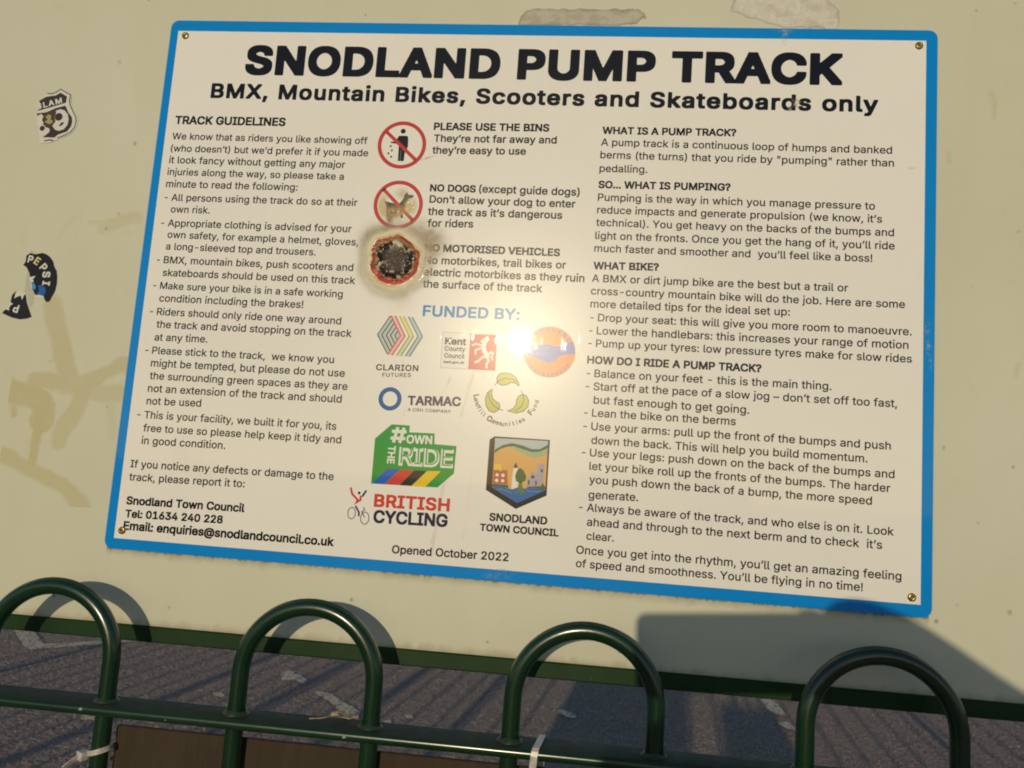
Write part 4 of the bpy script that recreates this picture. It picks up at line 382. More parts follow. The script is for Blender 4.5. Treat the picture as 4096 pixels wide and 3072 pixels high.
def box(name, lo, hi, mat, parent=None, bevel=0.0, seg=2, mesh_only=False):
    bm = bmesh.new(); bmesh.ops.create_cube(bm, size=1)
    for v in bm.verts:
        v.co = Vector([(lo[i]+hi[i])/2 + v.co[i]*(hi[i]-lo[i]) for i in range(3)])
    if bevel: bmesh.ops.bevel(bm, geom=bm.edges[:], offset=bevel, segments=seg, profile=.5, affect='EDGES')
    me = bpy.data.meshes.new(name); bm.to_mesh(me); bm.free()
    if mesh_only: return me
    return link_mesh(name, me, mat, parent, smooth=False)

def tube(path, rad, n=20, closed=False, cap=True):
    """verts, faces of a tube along path (list of Vector); rad scalar or list"""
    V, F = [], []; N = len(path)
    rs = rad if isinstance(rad, (list, tuple)) else [rad]*N
    up = None
    for i, p in enumerate(path):
        a = path[(i-1) % N] if (i > 0 or closed) else p
        b = path[(i+1) % N] if (i < N-1 or closed) else p
        t = (b-a).normalized()
        if up is None:
            up = Vector((0, 1, 0)) if abs(t.y) < .9 else Vector((1, 0, 0))
        u = (up - t*up.dot(t)).normalized(); w = t.cross(u); up = u
        for k in range(n):
            an = 2*math.pi*k/n; V.append(p + (u*math.cos(an) + w*math.sin(an))*rs[i])
    M = N if closed else N-1
    for i in range(M):
        for k in range(n):
            a = i*n+k; b = i*n+(k+1) % n; c = ((i+1) % N)*n+(k+1) % n; d = ((i+1) % N)*n+k
            F.append((a, b, c, d))
    if cap and not closed:
        F.append(tuple(range(n))[::-1]); F.append(tuple((N-1)*n+k for k in range(n)))
    return V, F

# value noise in numpy
_rng = np.random.RandomState(7); _T = _rng.rand(256, 256)
def vnoise(x, y):
    xi = np.floor(x).astype(int); yi = np.floor(y).astype(int); fx = x-xi; fy = y-yi
    fx = fx*fx*(3-2*fx); fy = fy*fy*(3-2*fy); g = lambda a, b: _T[a % 256, b % 256]
    return (g(xi, yi)*(1-fx)+g(xi+1, yi)*fx)*(1-fy)+(g(xi, yi+1)*(1-fx)+g(xi+1, yi+1)*fx)*fy
def fbm(x, y, o=4):
    s = 0; a = .5; t = 0
    for i in range(o): s = s+a*vnoise(x+17*i, y+31*i); t += a; a *= .5; x = x*2.03; y = y*2.03
    return s/t
def sstep(a, b, x):
    t = np.clip((x-a)/(b-a), 0, 1); return t*t*(3-2*t)

# ------------------------------------------------------------------ materials
def mat_new(name):
    m = bpy.data.materials.new(name); m.use_nodes = True
    return m, m.node_tree.nodes, m.node_tree.links, m.node_tree.nodes['Principled BSDF']

def noise(N, L, scale, detail=4, rough=.6, vec=None, dim=None):
    n = N.new('ShaderNodeTexNoise'); n.inputs['Scale'].default_value = scale; n.inputs['Detail'].default_value = detail; n.inputs['Roughness'].default_value = rough
    if vec is not None: L.new(vec, n.inputs['Vector'])
    return n
def ramp(N, L, fac, stops):
    r = N.new('ShaderNodeValToRGB'); e = r.color_ramp.elements
    while len(e) < len(stops): e.new(.5)
    for i, (p, c) in enumerate(stops): e[i].position = p; e[i].color = (*c, 1) if len(c) == 3 else c
    L.new(fac, r.inputs[0]); return r
def mixc(N, L, fac, a, b, mode='MIX'):
    m = N.new('ShaderNodeMix'); m.data_type = 'RGBA'; m.blend_type = mode
    for s, v in ((m.inputs['Factor'], fac), (m.inputs['A'], a), (m.inputs['B'], b)):
        if hasattr(v, 'is_linked') or hasattr(v, 'links'): L.new(v, s)
        elif isinstance(v, (int, float)): s.default_value = v
        else: s.default_value = (*v, 1)
    return m.outputs['Result']
def texco(N): return N.new('ShaderNodeTexCoord').outputs['Object']

# everything printed on the laminated sign shares one glossy film
def print_mat(name, col, var=.04):
    m, N, L, P = mat_new(name)
    n = noise(N, L, 9, 5, vec=texco(N))
    c = mixc(N, L, n.outputs['Fac'], tuple(x*(1-var) for x in col), tuple(min(1, x*(1+var)) for x in col))
    L.new(c, P.inputs['Base Color'])
    P.inputs['Roughness'].default_value = .235; P.inputs['Specular IOR Level'].default_value = .16
    P.inputs['Coat Weight'].default_value = .36
    n2 = noise(N, L, 260, 3, vec=texco(N)); r = ramp(N, L, n2.outputs['Fac'], [(.35, (.021,)*3), (.75, (.036,)*3)]); L.new(r.outputs[0], P.inputs['Coat Roughness'])
    n3 = noise(N, L, 14, 2, vec=texco(N)); b = N.new('ShaderNodeBump'); b.inputs['Strength'].default_value = .06; b.inputs['Distance'].default_value = .0006
    L.new(n3.outputs['Fac'], b.inputs['Height'])
    # hair scratches in the laminate, which catch the sun round its reflection
    mp = N.new('ShaderNodeMapping'); mp.inputs['Scale'].default_value = (700, 700, 22); mp.inputs['Rotation'].default_value = (0, .12, 0); L.new(texco(N), mp.inputs['Vector'])
    n4 = noise(N, L, 1, 2, .5, mp.outputs[0]); s4 = ramp(N, L, n4.outputs['Fac'], [(.66, (0,)*3), (.72, (1,)*3)])
    b4 = N.new('ShaderNodeBump'); b4.inputs['Strength'].default_value = .05; b4.inputs['Distance'].default_value = .0003; L.new(s4.outputs[0], b4.inputs['Height']); L.new(b.outputs[0], b4.inputs['Normal'])
    L.new(b4.outputs[0], P.inputs['Coat Normal'])
    return m
PC = dict(sign_white=(.83, .815, .775), sign_blue=(.0, .24, .70), ink=(.005, .005, .008), body_ink=(.016, .013, .013), sign_red=(.55, .045, .04),
    funded_blue=(.0, .22, .58), pale_grey=(.5, .56, .56), pale_pink=(.8, .52, .50), pale_yellow=(.75, .72, .42), pale_green=(.6, .68, .5), rose=(.66, .1, .13),
    olive_yellow=(.55, .5, .06), olive=(.35, .38, .07), teal=(.05, .28, .3), slate=(.1, .16, .19), grey=(.25, .25, .25), soft_white=(.76, .76, .74),
    brick_red=(.60, .10, .07), orange=(.78, .30, .09), periwinkle=(.19, .23, .60), deep_blue=(.01, .1, .36), plum=(.045, .025, .07), leaf_yellow=(.50, .50, .07),
    umber=(.09, .06, .04), grass_green=(.0, .30, .035), blue_stripe=(.0, .10, .55), red_stripe=(.60, .03, .03), yellow_stripe=(.78, .55, .02),
    bright_red=(.62, .045, .03), navy=(.015, .012, .06), sand_orange=(.68, .38, .11), sky_grey=(.42, .5, .53), sage=(.32, .42, .24), sage_dark=(.10, .18, .05),
    forest=(.02, .10, .02), terracotta=(.42, .10, .035), lilac_grey=(.36, .34, .42), river_blue=(.02, .13, .42), char_grey=(.03, .03, .028),
    sticker_white=(.68, .66, .60), sticker_cream=(.62, .54, .30), dark_print=(.05, .038, .036), black_print=(.012, .009, .010), cyan_print=(.05, .33, .65), royal_print=(.02, .12, .42),
    scorch=(.09, .055, .028), scorch_light=(.40, .33, .17))
_pm = {}
def PM(c):
    if c not in _pm: _pm[c] = print_mat(c, PC[c])
    return _pm[c]

def decal_mat(name, rough=.4, coat=0.0, bump=0.0):
    """colour and coverage come from the mesh's own stain attribute"""
    m, N, L, P = mat_new(name)
    a = N.new('ShaderNodeAttribute'); a.attribute_name = 'stain'
    L.new(a.outputs['Color'], P.inputs['Base Color']); P.inputs['Roughness'].default_value = rough; P.inputs['Coat Weight'].default_value = coat; P.inputs['Coat Roughness'].default_value = .1
    P.inputs['Specular IOR Level'].default_value = .3
    L.new(a.outputs['Alpha'], P.inputs['Alpha'])
    if bump:
        n = noise(N, L, 900, 3, vec=texco(N)); b = N.new('ShaderNodeBump'); b.inputs['Strength'].default_value = bump; b.inputs['Distance'].default_value = .0006
        L.new(n.outputs['Fac'], b.inputs['Height']); L.new(b.outputs[0], P.inputs['Normal'])
    return m
M_DECAL = decal_mat('stain_film', .5); M_FILM = decal_mat('stain_on_laminate', .235, .5); M_PASTE = decal_mat('paper_residue', .8, bump=.5); M_MELT = decal_mat('melted_plastic', .42, .22, .2)

def grid_patch(name, x0, x1, z0, z1, y, step, fn, mat, parent, height=None):
    """a fine sheet facing -Y whose colour/coverage comes from fn(x, z) in mm"""
    nx = max(2, int((x1-x0)/step)+1); nz = max(2, int((z1-z0)/step)+1)
    X, Zz = np.meshgrid(np.linspace(x0, x1, nx), np.linspace(z0, z1, nz))
    rgba = fn(X, Zz); H = height(X, Zz) if height else np.zeros_like(X)
    V = np.stack([X/1000, y-H/1000, SZ+Zz/1000], -1).reshape(-1, 3)
    A = rgba[..., 3]; idx = np.arange(nx*nz).reshape(nz, nx)
    q = np.stack([idx[:-1, :-1], idx[:-1, 1:], idx[1:, 1:], idx[1:, :-1]], -1).reshape(-1, 4)
    keep = A.reshape(-1)[q].max(1) > .004; q = q[keep]
    used = np.unique(q); remap = -np.ones(nx*nz, int); remap[used] = np.arange(len(used))
    me = bpy.data.meshes.new(name); me.from_pydata(V[used].tolist(), [], remap[q].tolist()); me.update()
    at = me.color_attributes.new('stain', 'FLOAT_COLOR', 'POINT'); at.data.foreach_set('color', rgba.reshape(-1, 4)[used].astype(np.float32).ravel())
    return link_mesh(name, me, mat, parent, smooth=True)

def inside_dist(X, Zz, poly):
    """signed distance (positive inside) to polygon, mm"""
    d = np.full(X.shape, 1e9); ins = np.zeros(X.shape, bool); n = len(poly)
    for i in range(n):
        x1, y1 = poly[i]; x2, y2 = poly[(i+1) % n]; dx, dy = x2-x1, y2-y1; L2 = dx*dx+dy*dy+1e-9
        t = np.clip(((X-x1)*dx+(Zz-y1)*dy)/L2, 0, 1); d = np.minimum(d, np.hypot(X-x1-t*dx, Zz-y1-t*dy))
        c = ((y1 > Zz) != (y2 > Zz)) & (X < (x2-x1)*(Zz-y1)/((y2-y1) if y2 != y1 else 1e-9)+x1); ins ^= c
    return np.where(ins, d, -d)
def line_dist(X, Zz, pts):
    d = np.full(X.shape, 1e9)
    for (x1, y1), (x2, y2) in zip(pts[:-1], pts[1:]):
        dx, dy = x2-x1, y2-y1; L2 = dx*dx+dy*dy+1e-9; t = np.clip(((X-x1)*dx+(Zz-y1)*dy)/L2, 0, 1)
        d = np.minimum(d, np.hypot(X-x1-t*dx, Zz-y1-t*dy))
    return d

# ------------------------------------------------------------------ flat print: polygons, strokes and letters in mm on the sheet
class Sheet:
    """collects flat printed shapes of one emblem or text block, one mesh with a material per colour"""
    def __init__(s): s.v = []; s.f = []; s.mi = []; s.m = []
    def add(s, V2, F, col, layer):
        b = len(s.v); y = -(0.00006+0.00005*layer)
        s.v += [(x/1000, y, z/1000) for x, z in V2]; s.f += [tuple(b+i for i in q) for q in F]
        if col not in s.m: s.m.append(col)
        s.mi += [s.m.index(col)]*len(F)
    def build(s, name, parent, y0=0.0):
        return mesh(name, [(x, y+y0, z+SZ) for x, y, z in s.v], s.f, [PM(c) for c in s.m], parent, mi=s.mi)
def tess(pts):
    T = geometry.tessellate_polygon([[Vector((x, y, 0)) for x, y in pts]])
    out = []
    for a, b, c in T:
        p, q, r = pts[a], pts[b], pts[c]
        if (q[0]-p[0])*(r[1]-p[1])-(q[1]-p[1])*(r[0]-p[0]) < 0: a, c = c, a
        out.append((a, b, c))
    return pts, out
def curve_pts(pts, it=1, closed=True):
    for _ in range(it):
        q = []; n = len(pts); rg = range(n) if closed else range(n-1)
        if not closed: q.append(pts[0])
        for i in rg:
            a, b = pts[i], pts[(i+1) % n]; q += [(a[0]*.75+b[0]*.25, a[1]*.75+b[1]*.25), (a[0]*.25+b[0]*.75, a[1]*.25+b[1]*.75)]
        if not closed: q.append(pts[-1])
        pts = q
    return pts
def strip(pts, w):
    L, Rr = [], []
    n = len(pts); closed = pts[0] == pts[-1]
    for i, p in enumerate(pts):
        a = pts[i-1] if i else (pts[-2] if closed else p); b = pts[i+1] if i < n-1 else (pts[1] if closed else p)
        d1 = Vector((p[0]-a[0], p[1]-a[1])); d2 = Vector((b[0]-p[0], b[1]-p[1]))
        d1 = d1.normalized() if d1.length else d2.normalized(); d2 = d2.normalized() if d2.length else d1
        t = (d1+d2); t = t.normalized() if t.length > 1e-6 else d1; nrm = Vector((-t.y, t.x)); k = max(.45, nrm.dot(Vector((-d1.y, d1.x))))
        o = nrm*(w/2/k); L.append((p[0]+o.x, p[1]+o.y)); Rr.append((p[0]-o.x, p[1]-o.y))
    V = L+Rr; F = [(n+i, n+i+1, i+1, i) for i in range(n-1)]
    return V, F
def circle(x, y, r, n=48, ry=None):
    ry = ry or r; return [(x+r*math.cos(2*math.pi*i/n), y+ry*math.sin(2*math.pi*i/n)) for i in range(n)]
def annulus(x, y, ro, ri, n=64, ry=None, riy=None):
    V = circle(x, y, ro, n, ry)+circle(x, y, ri, n, riy); return V, [(i, (i+1) % n, n+(i+1) % n, n+i) for i in range(n)]

OFFS = dict(r=.0120, s=.019, b=.030, m=.030, t=.040, f=.024, c=.020, x=.032, y=-.013)
_gc = {}
def flatten(s, n=5):
    P_ = []
    for i, p in enumerate(s):
        q = s[(i+1) % len(s)]; a, h1, h2, e = (p[2], p[3]), (p[4], p[5]), (q[0], q[1]), (q[2], q[3])
        for k in range(n):
            t = k/n; u = 1-t; P_.append(tuple((u*u*u*a[j]+3*u*u*t*h1[j]+3*u*t*t*h2[j]+t*t*t*e[j])/1000 for j in (0, 1)))
    return P_
def contour_loops(Fd, x0, y0, st):
    """closed loops of the zero line of a sampled field (positive inside)"""
    ny, nx = Fd.shape; seg = {}
    S_ = Fd > 0
    cells = np.argwhere((S_[:-1, :-1] != S_[1:, 1:]) | (S_[:-1, 1:] != S_[1:, :-1]) | (S_[:-1, :-1] != S_[:-1, 1:]))
    def cut(a, b_):
        va, vb = Fd[a], Fd[b_]; t = va/(va-vb); return (x0+(a[1]+(b_[1]-a[1])*t)*st, y0+(a[0]+(b_[0]-a[0])*t)*st)
    for j, i in cells:
        c = [(j, i), (j, i+1), (j+1, i+1), (j+1, i)]; ins = [S_[q] for q in c]; ent = []; ext = []
        for k in range(4):
            a, b_ = c[k], c[(k+1) % 4]
            if ins[k] != ins[(k+1) % 4]: (ext if ins[k] else ent).append((min(a, b_), max(a, b_)))
        if len(ext) == 2 and Fd[j:j+2, i:i+2].mean() > 0: ent = ent[::-1]
        for e1, e2 in zip(ext, ent): seg[e1] = e2
    loops = []
    while seg:
        k, nx_ = seg.popitem(); lp = [k]
        while nx_ != k and nx_ in seg: lp.append(nx_); nx_ = seg.pop(nx_)
        loops.append([cut(*e) for e in lp])
    return loops
def rdp(P_, eps):
    if len(P_) < 3: return P_
    a, b_ = np.array(P_[0]), np.array(P_[-1]); d = b_-a; L2 = np.hypot(*d); Q = np.array(P_[1:-1])-a
    h = np.abs(Q[:, 0]*d[1]-Q[:, 1]*d[0])/L2 if L2 > 1e-9 else np.hypot(Q[:, 0], Q[:, 1])
    k = int(h.argmax())
    return rdp(P_[:k+2], eps)[:-1]+rdp(P_[k+1:], eps) if h[k] > eps else [P_[0], P_[-1]]
_sdf = {}
def glyph(ch, w):
    """outline union of the letter, thickened or thinned to the weight w, tessellated with its counters"""
    if (ch, w) in _gc: return _gc[(ch, w)]
    adv, spl = GLYPHS[ch]; st = .0075
    if ch not in _sdf:
        polys = [flatten(s) for s in spl]
        if ch in 'ij': polys = [[(x, y+.026) for x, y in q] if min(p[1] for p in q) > .38 else q for q in polys]
        A_ = np.array([p for q in polys for p in q]); m_ = .06
        x0, y0 = A_.min(0)-m_; x1, y1 = A_.max(0)+m_; X, Y = np.meshgrid(np.arange(x0, x1, st), np.arange(y0, y1, st))
        wind = np.zeros(X.shape); dist = np.full(X.shape, 9.0)
        segs = [(q[i-1], q[i]) for q in polys for i in range(len(q))]
        for (ax_, ay), (bx_, by) in segs:
            dx, dy = bx_-ax_, by-ay; cr = dx*(Y-ay)-dy*(X-ax_)
            wind += ((ay <= Y) & (by > Y) & (cr > 0)).astype(int); wind -= ((ay > Y) & (by <= Y) & (cr < 0)).astype(int)
        inside = wind != 0
        base_ = np.where(inside, 1.0, -1.0)
        # distance only to the outline pieces that bound the union
        for (ax_, ay), (bx_, by) in segs:
            dx, dy = bx_-ax_, by-ay; L_ = math.hypot(dx, dy)
            if L_ < 1e-6: continue
            mx, my = (ax_+bx_)/2, (ay+by)/2; nx_, ny_ = -dy/L_*st*1.3, dx/L_*st*1.3; keep = False; vals = []
            for s_ in (1, -1):
                ii = int(round((mx+nx_*s_-x0)/st)); jj = int(round((my+ny_*s_-y0)/st)); vals.append(inside[min(max(jj, 0), X.shape[0]-1), min(max(ii, 0), X.shape[1]-1)])
            if vals[0] and vals[1]: continue
            t = np.clip(((X-ax_)*dx+(Y-ay)*dy)/(L_*L_), 0, 1); qx, qy = np.abs(X-ax_-t*dx), np.abs(Y-ay-t*dy)
            dist = np.minimum(dist, np.where(inside, np.hypot(qx, qy), (qx**5+qy**5+1e-30)**.2))
        _sdf[ch] = (base_*dist, x0, y0)
    sd, x0, y0 = _sdf[ch]
    loops = contour_loops(sd+OFFS[w], x0, y0, st); eps = .0012 if w in 'tm' else .0025; L2 = []
    for lp in loops:
        if len(lp) < 8: continue
        k = len(lp)//2; q = rdp(lp[:k+1], eps)[:-1]+rdp(lp[k:]+[lp[0]], eps)[:-1]
        if len(q) > 2: L2.append(q)
    ar = [sum(q[i-1][0]*q[i][1]-q[i][0]*q[i-1][1] for i in range(len(q)))/2 for q in L2]
    big = max(ar, key=abs) if ar else 1
    V = []; F = []
    for q, a_ in zip(L2, ar):
        if a_*big < 0: continue
        hs = [h for h, b_ in zip(L2, ar) if b_*big < 0 and pip(q, h[0])]
        grp = [q]+hs; k0 = len(V); flat = [p for g_ in grp for p in g_]; V += flat
        for t in geometry.tessellate_polygon([[Vector((x, y, 0)) for x, y in g_] for g_ in grp]):
            a, b_, c = [flat[i] for i in t]; t = list(t)
            if (b_[0]-a[0])*(c[1]-a[1])-(b_[1]-a[1])*(c[0]-a[0]) < 0: t.reverse()
            F.append([i+k0 for i in t])
    _gc[(ch, w)] = (adv/1000, V, F, spl); return _gc[(ch, w)]
def pip(P_, q):
    x, y = q; c = False
    for i in range(len(P_)):
        (x1, y1), (x2, y2) = P_[i-1], P_[i]
        if (y1 > y) != (y2 > y) and x < (x2-x1)*(y-y1)/(y2-y1)+x1: c = not c
    return c
def extent(ch, w):
    V = glyph(ch, w)[1]; xs = [v[0] for v in V]; return min(xs), max(xs)
def put_glyph(sh, ch, w, col, layer, ox, oy, ang, sx, sy):
    adv, V, F, _ = glyph(ch, w); c, s = math.cos(ang), math.sin(ang)
    sh.add([(ox+x*sx*c-y*sy*s, oy+x*sx*s+y*sy*c) for x, y in V], F, col, layer)
SPACE = .205
def put_text(sh, s, A, B, col, layer, w, sy=None, cap=None, wide=1.0):
    SPACE = .19 if w == 't' else .205
    """fit the string between the two baseline points A and B"""
    off = OFFS[w]
    if cap: sy = cap/(.509+2*off)
    dx, dz = B[0]-A[0], B[1]-A[1]; Ln = math.hypot(dx, dz); ang = math.atan2(dz, dx)
    adv = [SPACE if c == ' ' else GLYPHS[c][0]/1000 for c in s]
    x0 = extent(s[0], w)[0]; x1 = sum(adv[:-1])+extent(s[-1], w)[1]; nat = x1-x0
    if sy is None: sx = Ln/nat; sy = sx*wide; tr = 0
    else:
        sx = min(Ln/nat, sy*1.14) if wide == 1.0 else sy*wide; tr = (Ln-sx*nat)/max(1, len(s)-1)
    x = -x0*sx; c_, s_ = math.cos(ang), math.sin(ang)
    for c, a in zip(s, adv):
        if c != ' ': put_glyph(sh, c, w, col, layer, A[0]+x*c_, A[1]+x*s_, ang, sx, sy)
        x += a*sx+tr
def put_arc(sh, s, C, rad, a0, a1, h, w, col, layer, sgn):
    sy = h/(.509+2*OFFS[w]); n = len(s)
    for i, ch in enumerate(s):
        big = 1.25 if (ch.isupper() and not s.isupper()) else 1.0
        a = R(a0+(a1-a0)*(i+.5)/n); rot = a-math.pi/2 if sgn > 0 else a+math.pi/2
        adv = GLYPHS[ch][0]/1000*sy*big
        px, pz = C[0]+rad*math.cos(a), C[1]+rad*math.sin(a)
        put_glyph(sh, ch, 'b' if big > 1 else w, col, layer, px-adv/2*math.cos(rot), pz-adv/2*math.sin(rot), rot, sy*big, sy*big)
def draw_art(sh, it):
    g, col, k, layer = it[:4]; d = it[4:]
    if k == 'p': sh.add(*tess(d[0]), col, layer)
    elif k == 's': sh.add(*strip(d[0], d[1]), col, layer)
    elif k == 'd': sh.add(*tess(circle(*d[0])), col, layer)
    elif k == 'r': x, y, a, b = d[0]; sh.add(*annulus(x, y, a, b), col, layer)
    elif k == 'e': (x, y), = d[0][:1] if isinstance(d[0], list) else (d[0],); sh.add(*annulus(x, y, d[1], d[1]-d[3], 40, d[2], d[2]-d[3]), col, layer)
    elif k == 't': put_text(sh, d[0], d[1], d[2], col, layer, d[4], cap=d[3])
    elif k == 'a': put_arc(sh, d[0], d[1], d[2], d[3], d[4], d[5], d[6], col, layer, d[7])
    elif k == 'g': sy = d[3]/(.509+2*OFFS[d[4]]); put_glyph(sh, d[0], d[4], col, layer, d[1][0], d[1][1], R(-d[2]), sy, sy)
    elif k == 'v':
        s, A, B, C, w = d; h = C[0]-A[0]; sy = h/(.509+2*OFFS[w]); tot = sum(GLYPHS[c][0]/1000 for c in s); sx = (A[1]-B[1])/tot; x = 0
        for ch in s: put_glyph(sh, ch, w, col, layer, A[0]+.5, A[1]-x*sx, R(-90), sx, sy*.9); x += GLYPHS[ch][0]/1000

# ================================================================== SETTING: ground
def ground_mat():
    m, N, L, P = mat_new('worn_play_surface')
    tc = texco(N)
    g1 = noise(N, L, 210, 3, .75, tc); g2 = noise(N, L, 75, 3, .7, tc); g3 = noise(N, L, 2.2, 5, .6, tc)
    v = N.new('ShaderNodeTexVoronoi'); v.inputs['Scale'].default_value = 190; L.new(tc, v.inputs['Vector'])
    base = ramp(N, L, g1.outputs['Fac'], [(.34, (.09, .068, .070)), (.50, (.52, .375, .33)), (.64, (.92, .70, .56))])
    wn_ = N.new('ShaderNodeSeparateColor'); L.new(v.outputs['Color'], wn_.inputs[0])
    cell = ramp(N, L, wn_.outputs[0], [(.0, (.04, .03, .036)), (.5, (.32, .235, .215)), (.8, (.80, .59, .47)), (1.0, (1.0, .82, .66))])
    b1 = mixc(N, L, .62, base.outputs[0], cell.outputs[0])
    b2 = mixc(N, L, .22, b1, ramp(N, L, g2.outputs['Fac'], [(.35, (.24, .19, .175)), (.65, (.90, .70, .56))]).outputs[0])
    b3 = mixc(N, L, ramp(N, L, g3.outputs['Fac'], [(.35, (0,)*3), (.7, (.45,)*3)]).outputs[0], b2, (.52, .40, .34))
    chips = ramp(N, L, wn_.outputs[1], [(.975, (0,)*3), (.98, (1,)*3)])
    col = mixc(N, L, chips.outputs[0], b3, (.8, .74, .66)); L.new(col, P.inputs['Base Color'])
    P.inputs['Roughness'].default_value = .85; P.inputs['Specular IOR Level'].default_value = .25
    b = N.new('ShaderNodeBump'); b.inputs['Strength'].default_value = 1.0; b.inputs['Distance'].default_value = .009
    L.new(v.outputs['Distance'], b.inputs['Height']); b2_ = N.new('ShaderNodeBump'); b2_.inputs['Strength'].default_value = .8; b2_.inputs['Distance'].default_value = .008
    L.new(g1.outputs['Fac'], b2_.inputs['Height']); L.new(b.outputs[0], b2_.inputs['Normal']); L.new(b2_.outputs[0], P.inputs['Normal'])
    return m
M_GROUND = ground_mat()
gx = np.concatenate([[-400, -120, -40, -15, -8, -5], np.arange(-3.6, 3.9, .0065), [5, 8, 15, 40, 120, 400]])
gy = np.concatenate([[-400, -120, -40, -15, -5, -1, 1], np.arange(1.9, 5.2, .0065), [6, 8, 15, 40, 120, 400]])
GX, GY = np.meshgrid(gx, gy); rg = np.random.RandomState(5); hh = rg.rand(*GX.shape)**1.5
hh = (hh*2+np.roll(hh, 1, 1)+np.roll(hh, 1, 0)+np.roll(hh, -1, 1)*.5)/4.5
fine = (np.abs(GX-.15) < 3.75) & (GY > 1.85) & (GY < 5.3)
GZ = np.where(fine, (hh-.9)*.0085, 0.0)
ny_, nx_ = GX.shape; idx = np.arange(nx_*ny_).reshape(ny_, nx_); q = np.stack([idx[:-1, :-1], idx[:-1, 1:], idx[1:, 1:], idx[1:, :-1]], -1).reshape(-1, 4)
me = bpy.data.meshes.new('ground'); me.vertices.add(nx_*ny_); me.vertices.foreach_set('co', np.stack([GX, GY, GZ], -1).astype(np.float32).ravel())
me.loops.add(q.size); me.loops.foreach_set('vertex_index', q.ravel().astype(np.int32)); me.polygons.add(len(q)); me.polygons.foreach_set('loop_start', np.arange(0, q.size, 4, dtype=np.int32))
me.update(calc_edges=True); me.validate()
ground = link_mesh('ground', me, M_GROUND); tag(ground, kind='structure')

def paint_mat():
    m, N, L, P = mat_new('flaking_marking_paint'); tc = texco(N)
    n = noise(N, L, 160, 4, .7, tc); c = ramp(N, L, n.outputs['Fac'], [(.3, (.45, .34, .22)), (.5, (.85, .66, .44)), (.7, (.92, .76, .54))])
    L.new(c.outputs[0], P.inputs['Base Color']); P.inputs['Roughness'].default_value = .7
    ne = noise(N, L, 45, 5, .75, tc); L.new(ramp(N, L, ne.outputs['Fac'], [(.42, (0,)*3), (.47, (1,)*3)]).outputs[0], P.inputs['Alpha'])
    b = N.new('ShaderNodeBump'); b.inputs['Strength'].default_value = .5; b.inputs['Distance'].default_value = .002; L.new(n.outputs['Fac'], b.inputs['Height']); L.new(b.outputs[0], P.inputs['Normal'])
    return m
M_MARK = paint_mat()
random.seed(3)
def ragged(pts, amp, sub=7):
    out = []
    for i in range(len(pts)):
        a, b = pts[i], pts[(i+1) % len(pts)]
        n = max(1, min(sub, int(math.hypot(b[0]-a[0], b[1]-a[1])/.03)))
        for k in range(n): t = k/n; out.append((a[0]+(b[0]-a[0])*t+random.uniform(-amp, amp), a[1]+(b[1]-a[1])*t+random.uniform(-amp, amp)))
    return out
PATCHES = [
 [(-3.062, 4.161), (-2.72, 3.784), (-2.632, 3.721), (-2.593, 3.758), (-2.393, 3.982), (-2.235, 4.157), (-2.1, 4.30), (-2.2, 4.32), (-2.368, 4.149), (-2.448, 4.075), (-2.64, 3.885), (-2.675, 3.885), (-2.945, 4.19)],
 [(-1.154, 3.763), (-1.139, 3.83), (-1.097, 3.818), (-1.087, 3.763), (-1.037, 3.756), (-0.968, 3.658), (-0.96, 3.58), (-1.035, 3.643), (-1.093, 3.605)],
 [(-0.862, 3.429), (-0.831, 3.466), (-0.762, 3.445), (-0.67, 3.328), (-0.573, 3.222), (-0.536, 3.173), (-0.499, 3.027), (-0.56, 3.082), (-0.656, 3.19), (-0.709, 3.279), (-0.785, 3.364)],
 [(0.397, 3.56), (0.426, 3.582), (0.475, 3.545), (0.497, 3.488), (0.489, 3.453), (0.448, 3.459), (0.411, 3.509)],
 [(1.55, 4.241), (1.614, 4.281), (1.633, 4.204), (1.628, 3.939), (1.586, 3.923), (1.554, 3.961)],
 [(1.551, 3.767), (1.603, 3.797), (1.626, 3.681), (1.612, 3.611), (1.572, 3.661), (1.552, 3.71)],
 [(-.33, 3.20), (-.30, 3.22), (-.27, 3.17), (-.30, 3.15)], [(-.40, 3.08), (-.37, 3.10), (-.34, 3.05), (-.38, 3.04)],
 [(-1.30, 3.24), (-1.27, 3.26), (-1.22, 3.20), (-1.26, 3.19)], [(-1.66, 2.72), (-1.60, 2.74), (-1.55, 2.66), (-1.62, 2.64)], [(-2.04, 2.85), (-1.97, 2.88), (-1.95, 2.80), (-2.02, 2.77)],
 [(.30, 4.55), (.42, 4.60), (.40, 4.50), (.33, 4.47)],
]
for i, p in enumerate(PATCHES):
    q, F = tess(ragged(p, .006 if i < 6 else .009))
    mesh('painted_marking', [(x, y, .0018) for x, y in q], F, M_MARK, ground)

